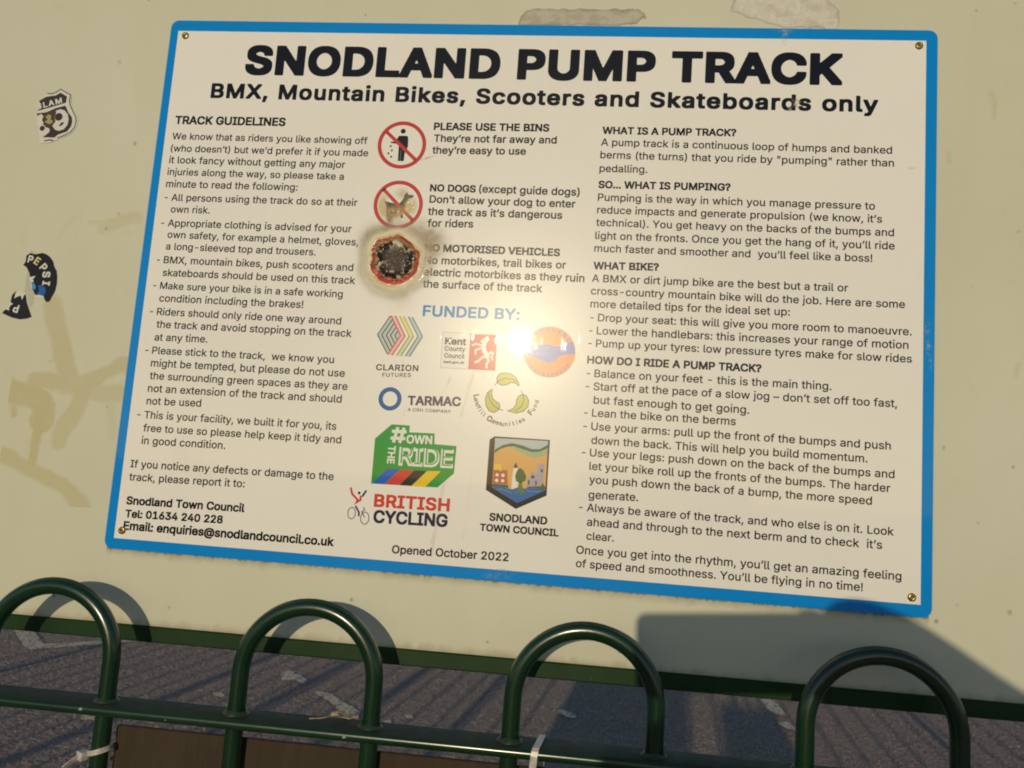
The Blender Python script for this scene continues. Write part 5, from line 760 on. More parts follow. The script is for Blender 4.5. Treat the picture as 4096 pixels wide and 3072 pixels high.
# ================================================================== the board behind the fence
def board_mat():
    m, N, L, P = mat_new('weathered_cream_panel'); tc = texco(N)
    n1 = noise(N, L, 2.3, 5, .6, tc); n2 = noise(N, L, 30, 5, .65, tc); n3 = noise(N, L, 1400, 2, .5, tc)
    c = ramp(N, L, n1.outputs['Fac'], [(.32, (.575, .565, .435)), (.55, (.60, .60, .475)), (.72, (.625, .63, .52))])
    mp = N.new('ShaderNodeMapping'); mp.inputs['Scale'].default_value = (5, 5, 1.2); L.new(tc, mp.inputs['Vector'])
    n4 = noise(N, L, 3, 4, .55, mp.outputs[0])
    c2 = mixc(N, L, ramp(N, L, n4.outputs['Fac'], [(.5, (0,)*3), (.8, (.35,)*3)]).outputs[0], c.outputs[0], (.56, .52, .36))
    c3 = mixc(N, L, ramp(N, L, n2.outputs['Fac'], [(.62, (0,)*3), (.80, (.22,)*3)]).outputs[0], c2, (.40, .37, .25))
    L.new(c3, P.inputs['Base Color']); P.inputs['Roughness'].default_value = .38; P.inputs['Specular IOR Level'].default_value = .35
    b = N.new('ShaderNodeBump'); b.inputs['Strength'].default_value = .12; b.inputs['Distance'].default_value = .0004; L.new(n3.outputs['Fac'], b.inputs['Height']); L.new(b.outputs[0], P.inputs['Normal'])
    return m
def green_mat(name, base, rough, dust):
    m, N, L, P = mat_new(name); tc = texco(N)
    n = noise(N, L, 14, 5, .65, tc); n2 = noise(N, L, 90, 4, .6, tc)
    c = mixc(N, L, ramp(N, L, n.outputs['Fac'], [(.4, (0,)*3), (.7, (1,)*3)]).outputs[0], base, tuple(x*1.35+.004 for x in base))
    nc = noise(N, L, 55, 4, .7, tc); c = mixc(N, L, ramp(N, L, nc.outputs['Fac'], [(.685, (0,)*3), (.70, (.8,)*3)]).outputs[0], c, (.10, .075, .045))
    geo = N.new('ShaderNodeNewGeometry'); sep = N.new('ShaderNodeSeparateXYZ'); L.new(geo.outputs['Normal'], sep.inputs[0])
    # dust that has settled on upward faces
    mr = N.new('ShaderNodeMapRange'); mr.inputs[1].default_value = .75; mr.inputs[2].default_value = 1.0; mr.inputs[3].default_value = 0; mr.inputs[4].default_value = dust; L.new(sep.outputs['Z'], mr.inputs[0])
    mul = N.new('ShaderNodeMath'); mul.operation = 'MULTIPLY'; L.new(mr.outputs[0], mul.inputs[0]); L.new(ramp(N, L, n2.outputs['Fac'], [(.3, (.55,)*3), (.65, (1,)*3)]).outputs[0], mul.inputs[1])
    c2 = mixc(N, L, mul.outputs[0], c, (.045, .047, .041)); L.new(c2, P.inputs['Base Color'])
    rr = N.new('ShaderNodeMapRange'); rr.inputs[3].default_value = rough; rr.inputs[4].default_value = .7; L.new(mul.outputs[0], rr.inputs[0]); L.new(rr.outputs[0], P.inputs['Roughness'])
    cw = N.new('ShaderNodeMapRange'); cw.inputs[3].default_value = .5 if dust else .05; cw.inputs[4].default_value = 0; cw.inputs[2].default_value = .35; L.new(mul.outputs[0], cw.inputs[0]); L.new(cw.outputs[0], P.inputs['Coat Weight'])
    sw = N.new('ShaderNodeMapRange'); sw.inputs[3].default_value = .5 if dust else .2; sw.inputs[4].default_value = .1; sw.inputs[2].default_value = .35; L.new(mul.outputs[0], sw.inputs[0]); L.new(sw.outputs[0], P.inputs['Specular IOR Level']); P.inputs['Coat Roughness'].default_value = rough*.6
    b = N.new('ShaderNodeBump'); b.inputs['Strength'].default_value = .15; b.inputs['Distance'].default_value = .0006; L.new(n2.outputs['Fac'], b.inputs['Height']); L.new(b.outputs[0], P.inputs['Normal'])
    return m
M_BOARD = board_mat(); M_FRAME = green_mat('faded_green_frame', (.006, .030, .006), .5, .0); M_FENCE = green_mat('glossy_green_fence', (.0011, .022, .0065), .27, .8)
SLOPE = .0058
board = empty('notice_board', (.0, .03, 0), label='large weathered cream panel board on green frame standing behind the fence', cat='board')
BX0, BX1, BZ0, BZ1 = -.351, 1.96, SZ-.0765, SZ+1.02
def skew(o):   # everything on the board follows its slight lean, rising to the right
    for v in o.data.vertices: v.co.z += v.co.x*SLOPE
    o.data.update(); return o
def rebase(o, parent):   # keep world placement under an offset empty
    o.parent = parent; o.matrix_parent_inverse = Matrix.Translation(-parent.location); return o
panel = box('panel', (BX0, .003, BZ0), (BX1, .021, BZ1), M_BOARD); skew(panel); rebase(panel, board)
for nm, lo, hi in (('frame_rail', (BX0-.04, .000, BZ0-.0162), (BX1+.04, .045, BZ0)), ('frame_rail', (BX0-.04, .000, BZ1), (BX1+.04, .045, BZ1+.04)),
                   ('frame_rail', (BX0+.002, .0225, SZ+.47), (BX1-.002, .045, SZ+.51))):
    o = box(nm, lo, hi, M_FRAME, bevel=.0012, seg=1); skew(o); rebase(o, board)
for x in (BX0-.02, BX1+.02):
    o = box('post', (x-.02, .001, -.3), (x+.02, .041, BZ0-.0175+x*SLOPE-.0003), M_FRAME, bevel=.003); rebase(o, board)
    o = box('post', (x-.0195, .001, BZ0+x*SLOPE+.001), (x+.0195, .041, BZ1+x*SLOPE-.001), M_FRAME, bevel=.003); rebase(o, board)

# faded spray strokes, dirt and grime of the panel (stains with a shape of their own)
def strokes_fn(X, Zz):
    a = np.zeros_like(X); dk = np.zeros_like(X); wob = (fbm(X/22, Zz/22)-.5)*7+(fbm(X/5, Zz/5)-.5)*1.6
    for pts, w, al in MARKS['strokes']:
        P_ = curve_pts([tuple(p) for p in pts], 2, closed=False) if len(pts) > 2 else [tuple(p) for p in pts]
        d = line_dist(X, Zz, P_)+wob*min(1, w/16)
        cov = sstep(w/2+2.6, w/2-2.6, d)*al*(.72+.5*fbm(X/30+9, Zz/30))
        a = np.maximum(a, cov)
    out = np.zeros(X.shape+(4,)); c1 = np.array([.70, .60, .27]); c2 = np.array([.66, .595, .34]); t = fbm(X/40, Zz/40+4)[..., None]
    out[..., :3] = c1*(1-t)+c2*t; out[..., 3] = np.clip(a*.60, 0, .55); return out
YB = .003
o = grid_patch('faded_paint', -135, 60, 40, 560, YB-.0002, 1.4, strokes_fn, M_DECAL, None); rebase(o, board)
o = grid_patch('faded_paint', 842, 980, 60, 560, YB-.0002, 1.8, strokes_fn, M_DECAL, None); rebase(o, board)
def brown_fn(X, Zz):
    d = inside_dist(X, Zz, MARKS['brown'])+(fbm(X/3, Zz/3)-.5)*2.5; d2 = inside_dist(X, Zz, MARKS['blackspot'])+(fbm(X/2, Zz/2)-.5)*1.5
    out = np.zeros(X.shape+(4,)); out[..., :3] = (.15, .085, .04); out[..., 3] = np.maximum(sstep(-2, 2.5, d)*.85, sstep(-.5, .7, d2)*.95); return out
o = grid_patch('brown_stain', -105, -55, 475, 520, YB-.00025, .7, brown_fn, M_DECAL, None); rebase(o, board)
def res_fn(key, tone, dirt):
    P_ = [tuple(p) for p in MARKS[key]]
    def fn(X, Zz):
        d = inside_dist(X, Zz, P_)+(fbm(X/9, Zz/9)-.5)*5; n = fbm(X/11+3, Zz/8); n2 = fbm(X/3, Zz/3)
        out = np.zeros(X.shape+(4,)); t = np.clip(sstep(.42, .62, n)*.8+n2*.3, 0, 1)[..., None]
        edge = (sstep(-.5, .8, d)*sstep(3.2, 1.0, d))[..., None]
        c = np.array(tone)*(1-t)+np.array(dirt)*t; c = c*(1-edge*.35); out[..., :3] = c
        out[..., 3] = sstep(-.3, .7, d)*np.clip(.55+.5*(n2-.3)+edge[..., 0]*.4, 0, .93); return out
    return fn
o = grid_patch('glue_residue', 392, 548, 596, 628, YB-.0003, .7, res_fn('res1', (.64, .61, .54), (.52, .48, .39)), M_PASTE, None); rebase(o, board)
o = grid_patch('glue_residue', 622, 752, 596, 662, YB-.0003, .7, res_fn('res2', (.84, .82, .76), (.70, .66, .58)), M_PASTE, None); rebase(o, board)
def grime_fn(X, Zz):
    # damp grime hanging under the sign and along the foot of the panel
    out = np.zeros(X.shape+(4,)); n = fbm(X/7, Zz/14); n2 = fbm(X/2.2, X*0+3); top = .3-(n2-.35)*4.5
    a = sstep(-7-5*n, 0, Zz)*.22*(.4+n)+sstep(top-1.2, top+1, Zz)*.5
    foot = -76.5+X*SLOPE; f = sstep(9*n+4, 0, Zz-foot)*.25*(.3+n)+sstep(1.5+2*n2, 0, Zz-foot)*.12
    out[..., :3] = np.where((Zz > -20)[..., None], np.array([.21, .165, .07]), np.array([.40, .31, .14])); out[..., 3] = np.clip(np.where(Zz > -20, a, f), 0, .85)
    m = (X > 2) & (X < 839); out[..., 3] *= np.where(Zz > -20, m, 1); return out
o = grid_patch('grime', 0, 841, -14, 1.5, YB-.00035, 1.2, grime_fn, M_DECAL, None); rebase(o, board)
def foot_fn(X, Zz):
    out = grime_fn(X, np.minimum(Zz, -21)); return out
o = grid_patch('grime', -150, 990, -76.5, -45, YB-.00035, 1.7, foot_fn, M_DECAL, None); skew_off = [setattr(v.co, 'z', v.co.z) for v in []]; rebase(o, board)
def scuff_fn(X, Zz):
    d = inside_dist(X, Zz, MARKS['scuff'])+(fbm(X/1.5, Zz/8)-.5)*6; n = fbm(X/1.1, Zz/5)
    out = np.zeros(X.shape+(4,)); out[..., :3] = np.where((n > .5)[..., None], np.array([.72, .69, .6]), np.array([.33, .3, .22])); out[..., 3] = sstep(-.3, 1.2, d)*.75*sstep(.3, .5, fbm(X/2, Zz/9+5)); return out
o = grid_patch('scuff_mark', 842, 862, 235, 345, YB-.0003, .7, scuff_fn, M_DECAL, None); rebase(o, board)
def speck_fn(X, Zz):
    out = np.zeros(X.shape+(4,)); a = np.zeros_like(X); rs = np.random.RandomState(11)
    for _ in range(90):
        cx, cz = rs.uniform(-120, 985), rs.uniform(-70, 660); r = rs.uniform(.6, 2.0); a = np.maximum(a, sstep(r*1.7, r*.3, np.hypot((X-cx), (Zz-cz)*rs.uniform(.5, 1.5)))*rs.uniform(.15, .5))
    out[..., :3] = (.24, .19, .10); out[..., 3] = a; return out
o = grid_patch('dirt_specks', -125, 990, -72, 665, YB-.00015, 1.1, speck_fn, M_DECAL, None); rebase(o, board)

# ================================================================== the sign
sign = empty('information_sign', (.4205, .0, SZ), label='white pump track information sign with blue border screwed to the cream board', cat='sign')
def rrect(x0, x1, z0, z1, r, n=8):
    P_ = []
    for cx, cz, a0 in ((x1-r, z1-r, 0), (x0+r, z1-r, 90), (x0+r, z0+r, 180), (x1-r, z0+r, 270)):
        for i in range(n+1): a = R(a0+90*i/n); P_.append((cx+r*math.cos(a), cz+r*math.sin(a)))
    return P_
W_, H_ = 841, 598.2
P_ = rrect(0, W_, 0, H_, 9); n = len(P_)
V = [(x/1000, 0.0, SZ+z/1000) for x, z in P_]+[(x/1000, .0027, SZ+z/1000) for x, z in P_]
F = [tuple(range(n))[::-1]]+[tuple(range(n, 2*n))]+[(i, (i+1) % n, n+(i+1) % n, n+i) for i in range(n)]
F[0] = tuple(range(n)); o = mesh('blue_border_plate', V, F, PM('sign_blue')); rebase(o, sign)
bm = bmesh.new(); bm.from_mesh(o.data); bmesh.ops.recalc_face_normals(bm, faces=bm.faces); bm.to_mesh(o.data); bm.free()
sh = Sheet(); inn = [tuple(p) for p in MARKS['inner']]; sh.add(*tess(inn[::-1]), 'sign_white', 0); o = sh.build('white_face', None); rebase(o, sign)
Y0 = -.00003
blocks = {}
def block_of(i, t, w, x):
    if w == 't': return 'title_lettering'
    if w == 'm': return 'subtitle_lettering'
    if w == 'f': return 'funding_lettering'
    if w == 'b': return 'heading_lettering'
    return 'paragraph_lettering'
cur = None
for i, (s, w, x0, z0, x1, z1) in enumerate(TEXT_LINES):
    nm = block_of(i, s, w, x0); key = (nm, i) if nm != 'paragraph_lettering' else (nm, cur)
    if nm != 'paragraph_lettering': cur = i
    if s.startswith('-') or s in ('If you notice any defects or damage to the', 'Opened October 2022'): cur = i; key = (nm, i)
    shb = blocks.setdefault(key, Sheet())
    col = 'funded_blue' if w == 'f' else ('ink' if w in 'tmb' else 'body_ink')
    if s.startswith('-'):
        s = s[1:]; bx = x0-8.0; put_text(shb, '-', (bx, z0), (bx+3.7, z0), col, 1, 'r', sy=14.6)
    if w == 't': put_text(shb, s, (x0, z0), (x1, z1), col, 1, w, cap=35.6, wide=1.17)
    elif w == 'm': put_text(shb, s, (x0, z0), (x1, z1), col, 1, w, cap=17.8, wide=1.17)
    elif w == 'f': put_text(shb, s, (x0, z0), (x1, z1), col, 1, w, cap=12.0)
    elif w == 'b': put_text(shb, s, (x0, z0), (x1, z1), col, 1, w, wide=.93)
    else: put_text(shb, s, (x0, z0), (x1, z1), col, 1, w, wide=.95)
for key, shb in blocks.items(): rebase(shb.build(key[0], None, Y0), sign)
arts = {}
for it in SIGN_ART: draw_art(arts.setdefault(it[0], Sheet()), it)
for g, shb in arts.items(): rebase(shb.build(g, None, Y0), sign)

# screws
M_BRASS, N, L, P = mat_new('brassy_screw'); P.inputs['Metallic'].default_value = .9; P.inputs['Roughness'].default_value = .3
nz = noise(N, L, 900, 3, vec=texco(N)); L.new(ramp(N, L, nz.outputs['Fac'], [(.35, (.10, .065, .02)), (.6, (.55, .42, .17))]).outputs[0], P.inputs['Base Color'])
def screw_mesh():
    bm = bmesh.new(); prof = [(4.1, 0), (3.9, .9), (3.2, 1.5), (1.9, 1.7), (1.3, 1.5), (.9, .5), (0.01, .3)]; n = 24; rows = []
    for j, (r, h) in enumerate(prof):
        row = []
        for i in range(n):
            a = 2*math.pi*i/n; rr = r
            if 3 <= j <= 5: rr = r*(1+.42*abs(math.cos(2*a))**3)-.2
            row.append(bm.verts.new((rr*math.cos(a)/1000, -h/1000, rr*math.sin(a)/1000)))
        rows.append(row)
    for j in range(len(rows)-1):
        for i in range(n): bm.faces.new((rows[j][i], rows[j][(i+1) % n], rows[j+1][(i+1) % n], rows[j+1][i]))
    bm.faces.new(rows[-1]); bmesh.ops.recalc_face_normals(bm, faces=bm.faces)
    me = bpy.data.meshes.new('screw'); bm.to_mesh(me); bm.free(); me.materials.append(M_BRASS); me.polygons.foreach_set('use_smooth', [True]*len(me.polygons)); return me
sm = screw_mesh()
for x, z in MARKS['screws']:
    o = bpy.data.objects.new('screw', sm); COL.objects.link(o); o.location = (x/1000-sign.location.x, -.0004, z/1000); o.rotation_euler = (0, random.uniform(0, 1.5), 0); o.parent = sign

# melted burn over the lowest round symbol, scorched patch on the dog symbol, runs of dirt
BC, DC = MARKS['burn']
def burn_polar(X, Zz):
    dx, dz = X-BC[0]-.3, Zz-BC[1]+1.2; a = np.arctan2(dz, dx); lob = (fbm(np.cos(a)*1.6+5, np.sin(a)*1.6+5, 3)-.5)*9
    return dx, dz, a, np.hypot(dx, dz)+lob
def burn_lumps(X, Zz, a, r):
    return sstep(.50, .68, fbm(X/7.5+40, Zz/7.5+11, 3))*np.exp(-((r-17)/5)**2)
def burn_h(X, Zz):
    dx, dz, a, r = burn_polar(X, Zz)
    ring = 1.7*np.exp(-((r-27.5)/4.2)**2)*(1+.35*np.sin(a*2+1))*(.7+.6*fbm(X/6, Zz/6)); core = (1.0+1.8*fbm(X/2.0, Zz/2.0))*sstep(21, 14, r); spoke = 1.5*np.abs(np.sin(a*5.5+r*.2))*sstep(15, 4, r)
    bub = np.clip(fbm(X/1.1, Zz/1.1, 2)-.55, 0, 1)*3.2*np.exp(-((dx-27)**2+(dz+4)**2)/120)
    return (ring+burn_lumps(X, Zz, a, r)*5.0+core+spoke+bub)*sstep(38, 32, r)+.22
def burn_c(X, Zz):
    dx, dz, a, r = burn_polar(X, Zz); r2 = r+(fbm(X/4, Zz/4)-.5)*8; n = fbm(X/3, Zz/3); n2 = fbm(X/1.3, Zz/1.3)
    K = lambda *c: np.broadcast_to(np.array(c), X.shape+(3,))
    def mix(a_, b_, t): return a_*(1-t[..., None])+b_*t[..., None]
    c = K(.010, .007, .005).copy(); c = mix(c, K(.16, .12, .10), sstep(15, 8, r2)*np.clip(.35+n2*.9-.2, 0, 1))
    c = mix(c, K(.60, .54, .40), np.clip(burn_lumps(X, Zz, a, r)*1.5*(.6+.7*n2), 0, 1))
    where = np.clip(.25+.95*sstep(-.1, .7, -np.sin(a-.35)+.25*np.cos(a*3)), 0, 1)*np.clip(.4+.9*sstep(-.6, .2, np.cos(a+3.0)+.2), 0, 1)
    c = mix(c, K(.50, .05, .045), sstep(20.3, 22.2, r2)*np.clip(where+.3+.5*(n-.3), 0, 1))
    c = mix(c, K(.62, .46, .18), np.clip(sstep(.60, .68, fbm(X/3.2+9, Zz/3.2))*np.exp(-((r-20)/4)**2), 0, .7)); c = mix(c, K(.34, .20, .07), sstep(20.5, 22.5, r2)*sstep(25.5, 23, r)*np.clip(1-where*1.3, 0, .8))
    edge = 26.3+(n-.5)*1.6; c = mix(c, K(.76, .69, .50), sstep(edge, edge+1.6, r))
    c = mix(c, K(.60, .43, .17), np.clip(np.exp(-((r-27.8)/1.3)**2)*sstep(.3, .7, fbm(np.cos(a)*2.2, np.sin(a)*2.2+7)), 0, .8))
    out = np.zeros(X.shape+(4,)); out[..., :3] = c; out[..., 3] = sstep(38, 30.5, r); return out
rebase(grid_patch('burn_blister', BC[0]-42, BC[0]+42, BC[1]-42, BC[1]+42, -.0004, .5, burn_c, M_MELT, None, burn_h), sign)
def halo_c(X, Zz):
    dx, dz, a, r = burn_polar(X, Zz); n = fbm(X/16, Zz/16, 2)
    smoke = np.exp(-((r-38.5)/5)**2)*(.16+.30*n); G_ = lambda x, z, s: np.exp(-((dx-x)**2+(dz-z)**2)/s)
    ul = G_(-11, 33, 70)*.75+G_(20, 36, 140)*.45+G_(36, 27, 150)*.75+G_(43, 20, 160)*.5+G_(-27, 30, 110)*.4+G_(40, 8, 100)*.35+G_(-34, 22, 90)*.3+G_(10, -40, 160)*.25
    out = np.zeros(X.shape+(4,)); t = np.clip(ul, 0, 1)[..., None]; out[..., :3] = np.array([.42, .35, .22])*(1-t)+np.array([.33, .23, .09])*t; out[..., 3] = np.clip(smoke+ul*(.25+.6*fbm(X/6, Zz/6)), 0, .75); return out
rebase(grid_patch('smoke_stain', BC[0]-58, BC[0]+62, BC[1]-58, BC[1]+56, -.00036, 1.1, halo_c, M_FILM, None), sign)
def dog_c(X, Zz):
    dx, dz = X-DC[0], Zz-DC[1]; n = fbm(X/4, Zz/4); n2 = fbm(X/1.6, Zz/1.6)
    b1 = np.exp(-((dx+18)**2/25+(dz+2)**2/130)); b2 = np.exp(-((dx+4)**2/70+(dz+9)**2/35)); b3 = np.exp(-((dx-13)**2/45+(dz+1)**2/70)); b4 = np.exp(-((dx+8)**2/10+(dz+17)**2/20)); b5 = np.exp(-((dx-3)**2/40+(dz-13)**2/30))
    al = np.clip((b1*.7+b2*1.1+b3*.7+b4*.9+b5*.4)*(.6+.9*n), 0, .9); out = np.zeros(X.shape+(4,))
    t = np.clip(b2+b4-.2+n2*.3, 0, 1)[..., None]; out[..., :3] = np.array([.68, .55, .25])*(1-t)+np.array([.30, .17, .06])*t; out[..., 3] = al*sstep(24, 20.5, np.hypot(dx, dz)); return out
def dog_h(X, Zz):
    dx, dz = X-DC[0], Zz-DC[1]; return (.25+1.1*fbm(X/3, Zz/3)*np.exp(-(dx**2+dz**2)/150)+.5*sstep(.5, .8, fbm(X/1.2, Zz/1.2))*np.exp(-((dx-10)**2+(dz+3)**2)/90))
rebase(grid_patch('scorched_patch', DC[0]-25, DC[0]+25, DC[1]-25, DC[1]+25, -.00045, .55, dog_c, M_MELT, None, dog_h), sign)
def film_c(X, Zz):
    out = np.zeros(X.shape+(4,)); a = np.zeros_like(X); w = (fbm(X/6, Zz/12)-.5)*9
    for (xa, za, xb, zb, wd, al) in ((362, 214, 352, 190, 2.2, .30), (382, 212, 372, 165, 2.8, .22), (398, 232, 392, 205, 2.0, .2), (360, 96, 352, 20, 2.6, .2), (388, 110, 384, 40, 2, .14), (305, 228, 312, 160, 1.2, .12), (306, 440, 322, 446, 1.1, .55), (815, 447, 828, 450, .6, .3), (322, 446, 330, 449, .8, .4)):
        d = line_dist(X, Zz, [(xa, za), (xb, zb)])+w*.45; a = np.maximum(a, sstep(wd, 0, d)*al*(.65 if al < .5 else 1)*np.clip(2.2*fbm(X/3, Zz/9)-.5, 0, 1))
    out[..., :3] = (.33, .24, .14); out[..., 3] = a; return out
rebase(grid_patch('dirt_runs', 296, 408, 10, 250, -.00042, 1.0, film_c, M_FILM, None), sign)
rebase(grid_patch('dirt_runs', 300, 335, 436, 452, -.00042, .8, film_c, M_FILM, None), sign)
rebase(grid_patch('dirt_runs', 812, 829, 443, 453, -.00042, .8, film_c, M_FILM, None), sign)
def scrape_fn(blobs, col, streak=False):
    def fn(X, Zz):
        a = np.zeros_like(X)
        for cx, cz, rx, rz, al in blobs: a = np.maximum(a, np.exp(-(((X-cx)/rx)**2+((Zz-cz)/rz)**2))*al)
        n = fbm(X/1.6, Zz/2.4); out = np.zeros(X.shape+(4,)); out[..., :3] = col; out[..., 3] = np.clip(a*sstep(.35, .6, n), 0, .85); return out
    return fn
rebase(grid_patch('scrape', 650, 712, 578, 598, -.0005, .7, scrape_fn([(686, 597, 6, 3, .8), (686, 590, 2.2, 6, .7), (686, 583, 1.2, 4, .3)], (.35, .55, .62)), M_FILM, None), sign)
rebase(grid_patch('scrape', 675, 712, 500, 530, -.0005, .6, scrape_fn([(700, 515, 3.2, 3.6, 1.0), (694, 508, 2, 2, .5)], (.62, .60, .45)), M_FILM, None), sign)
rebase(grid_patch('scrape', 826, 841, 228, 300, -.0005, .7, scrape_fn([(835, 262, 2, 6, .8), (837, 247, 1.2, 6, .6), (833, 280, 3, 8, .35)], (.30, .55, .75)), M_FILM, None), sign)
rebase(grid_patch('scrape', 395, 445, 0, 13, -.0005, .7, scrape_fn([(428, 8, 8, 4, .6), (418, 5, 9, 3, .4)], (.22, .52, .75)), M_FILM, None), sign)

# ================================================================== stickers on the board
for g, nm, lab, y0 in (('shield', 'shield_sticker', 'half torn shield shaped sticker with dark numerals stuck to the cream board', YB-.0004), ('disc', 'round_sticker', 'torn black round sticker with white lettering and a blue scrap at the left edge', YB-.0004)):
    shb = Sheet()
    for it in STICKER_ART:
        if it[0] == g: draw_art(shb, it)
    o = shb.build(nm, None, y0); tag(o, lab, 'sticker')
def bare_fn(X, Zz):
    n = fbm(X/8, Zz/8); P1 = [tuple(p) for p in MARKS['bare']]
    d = inside_dist(X, Zz, P1)+(n-.5)*6; out = np.zeros(X.shape+(4,)); t = fbm(X/3, Zz/3)[..., None]
    out[..., :3] = np.array([.70, .67, .60])*(1-.2*t); out[..., 3] = sstep(-1, 1.5, d)*.55; return out
rebase(grid_patch('glue_residue', -135, -55, 255, 370, YB-.00028, .8, bare_fn, M_PASTE, None), board)

# ================================================================== bow top fence
RS = SLOPE; FY = -.053; PITCH = .1316; X0 = .0553-PITCH
fence = empty('bow_top_fence', (.5, FY, 0), label='glossy dark green bow top metal fence in front of the board', cat='fence')
fence.rotation_euler = (0, 0, 0)
tilt = lambda x: x*RS
ZR = SZ-.1387
TB = .0083
def hoop_mesh():
    rc = PITCH/2; zc = SZ-.0262-TB-rc; path = []
    path += [Vector((-rc, 0, .11)), Vector((-rc, 0, .5)), Vector((-rc, 0, zc-.001))]
    for i in range(33): a = math.pi-math.pi*i/32; path.append(Vector((rc*math.cos(a), 0, zc+rc*math.sin(a))))
    path += [Vector((rc, 0, zc-.001)), Vector((rc, 0, .5)), Vector((rc, 0, .11))]
    path.pop(2); path.insert(2, Vector((-rc, 0, zc-.004)));
    V, F = tube(path, TB, 24)
    me = bpy.data.meshes.new('hoop'); me.from_pydata([tuple(v) for v in V], [], F); me.update(); me.materials.append(M_FENCE); me.polygons.foreach_set('use_smooth', [True]*len(me.polygons)); return me
M_WELD = green_mat('dull_green_weld', (.004, .020, .007), .6, .5)
def weld_mesh():
    prof = [(.0086, .0035), (.0098, .0022), (.0118, .0004), (.0122, -.0004)]; n = 20; V = []; F = []
    for r, h in prof:
        for i in range(n): a = 2*math.pi*i/n; rr = r*(1+.05*math.sin(5*a+r*900)); V.append((rr*math.cos(a), rr*math.sin(a), h*(1+.3*math.sin(3*a))))
    for j in range(len(prof)-1):
        for i in range(n): F.append((j*n+i, (j+1)*n+i, (j+1)*n+(i+1) % n, j*n+(i+1) % n))
    me = bpy.data.meshes.new('weld_bead'); me.from_pydata(V, [], F); me.update(); me.materials.append(M_WELD); me.polygons.foreach_set('use_smooth', [True]*len(me.polygons)); return me
hm, wm = hoop_mesh(), weld_mesh()
for kx in range(-11, 13):
    cx = X0+PITCH/2+kx*2*PITCH
    o = bpy.data.objects.new('hoop', hm); COL.objects.link(o); o.parent = fence; o.location = (cx-.5, 0, tilt(cx))
    if -1 <= kx <= 4:
        for s in (-1, 1):
            w_ = bpy.data.objects.new('weld_bead', wm); COL.objects.link(w_); w_.parent = o; w_.location = (s*PITCH/2, 0, ZR)
def flat_rail(name, z_top, depth=.043, th=.0096):
    rr = .0042; prof = []
    y0, y1, z0, z1 = -depth/2, depth/2, z_top-th, z_top
    for cy, cz, a0 in ((y1-rr, z1-rr, 0), (y0+rr, z1-rr, 90), (y0+rr, z0+rr, 180), (y1-rr, z0+rr, 270)):
        for i in range(7): a = R(a0+15*i); prof.append((cy+rr*math.cos(a), cz+rr*math.sin(a)))
    xs_ = np.linspace(-2.75, 3.6, 60); V = []; F = []; n = len(prof)
    for x in xs_:
        for y, z in prof: V.append((x-.5, y, z+tilt(x)))
    for i in range(len(xs_)-1):
        for k_ in range(n): F.append((i*n+k_, i*n+(k_+1) % n, (i+1)*n+(k_+1) % n, (i+1)*n+k_))
    o = mesh(name, V, F, M_FENCE, fence, smooth=True)
    bm = bmesh.new(); bm.from_mesh(o.data); bmesh.ops.recalc_face_normals(bm, faces=bm.faces); bm.to_mesh(o.data); bm.free()
    return o
flat_rail('top_rail', ZR); flat_rail('bottom_rail', .16)
for x in (-2.78, 3.62): rebase(box('post', (x-.025, FY-.025, -.3), (x+.025, FY+.025, SZ+.02), M_FENCE, bevel=.003), fence)
# chips and droppings on the rail's rounded nose
M_CHIP, N, L, P = mat_new('pale_speck'); P.inputs['Base Color'].default_value = (.30, .32, .25, 1); P.inputs['Roughness'].default_value = .7
def blob(name, x, y, z, r, mat, parent, seed, flat=.45):
    bm = bmesh.new(); bmesh.ops.create_icosphere(bm, subdivisions=2, radius=r); rs = random.Random(seed)
    for v in bm.verts: k_ = 1+rs.uniform(-.25, .25); v.co = Vector((v.co.x*k_*1.3, v.co.y*k_*flat, v.co.z*k_))
    me = bpy.data.meshes.new(name); bm.to_mesh(me); bm.free(); o = link_mesh(name, me, mat, None, True); o.location = (x, y, z)
    bpy.context.view_layer.update(); o.parent = parent; o.matrix_parent_inverse = Matrix.Translation(-parent.location); return o
for i, (x, z, r) in enumerate(((.043, -.1425, .0015), (.300, -.1435, .0015), (.128, -.1445, .0007))):
    blob('paint_chip', x, FY-.0212, SZ+z+tilt(x), r, M_CHIP, fence, i)

# ================================================================== small board tied behind the bars
M_BROWN, N, L, P = mat_new('dark_brown_sheet'); tc = texco(N)
mp = N.new('ShaderNodeMapping'); mp.inputs['Scale'].default_value = (1, 1, .12); L.new(tc, mp.inputs['Vector'])
nb = noise(N, L, 130, 5, .65, mp.outputs[0]); nb2 = noise(N, L, 14, 3, .6, tc)
cb = mixc(N, L, nb2.outputs['Fac'], ramp(N, L, nb.outputs['Fac'], [(.3, (.030, .022, .015)), (.7, (.062, .046, .030))]).outputs[0], (.05, .036, .022))
L.new(cb, P.inputs['Base Color']); P.inputs['Roughness'].default_value = .75; P.inputs['Specular IOR Level'].default_value = .2
sb = empty('small_sign_board', (.381, -.0395, SZ-.40), label='plain dark brown sheet tied low behind the fence bars below the rail', cat='board')
o = box('sheet', (.0630, -.0420, SZ-.66), (.699, -.0370, SZ-.1640), M_BROWN, bevel=.0008, seg=1); skew(o); rebase(o, sb)
M_RUST, N, L, P = mat_new('raw_orange_edge'); nr = noise(N, L, 300, 4, vec=texco(N)); L.new(ramp(N, L, nr.outputs['Fac'], [(.35, (.12, .045, .012)), (.6, (.55, .27, .06))]).outputs[0], P.inputs['Base Color']); P.inputs['Roughness'].default_value = .8
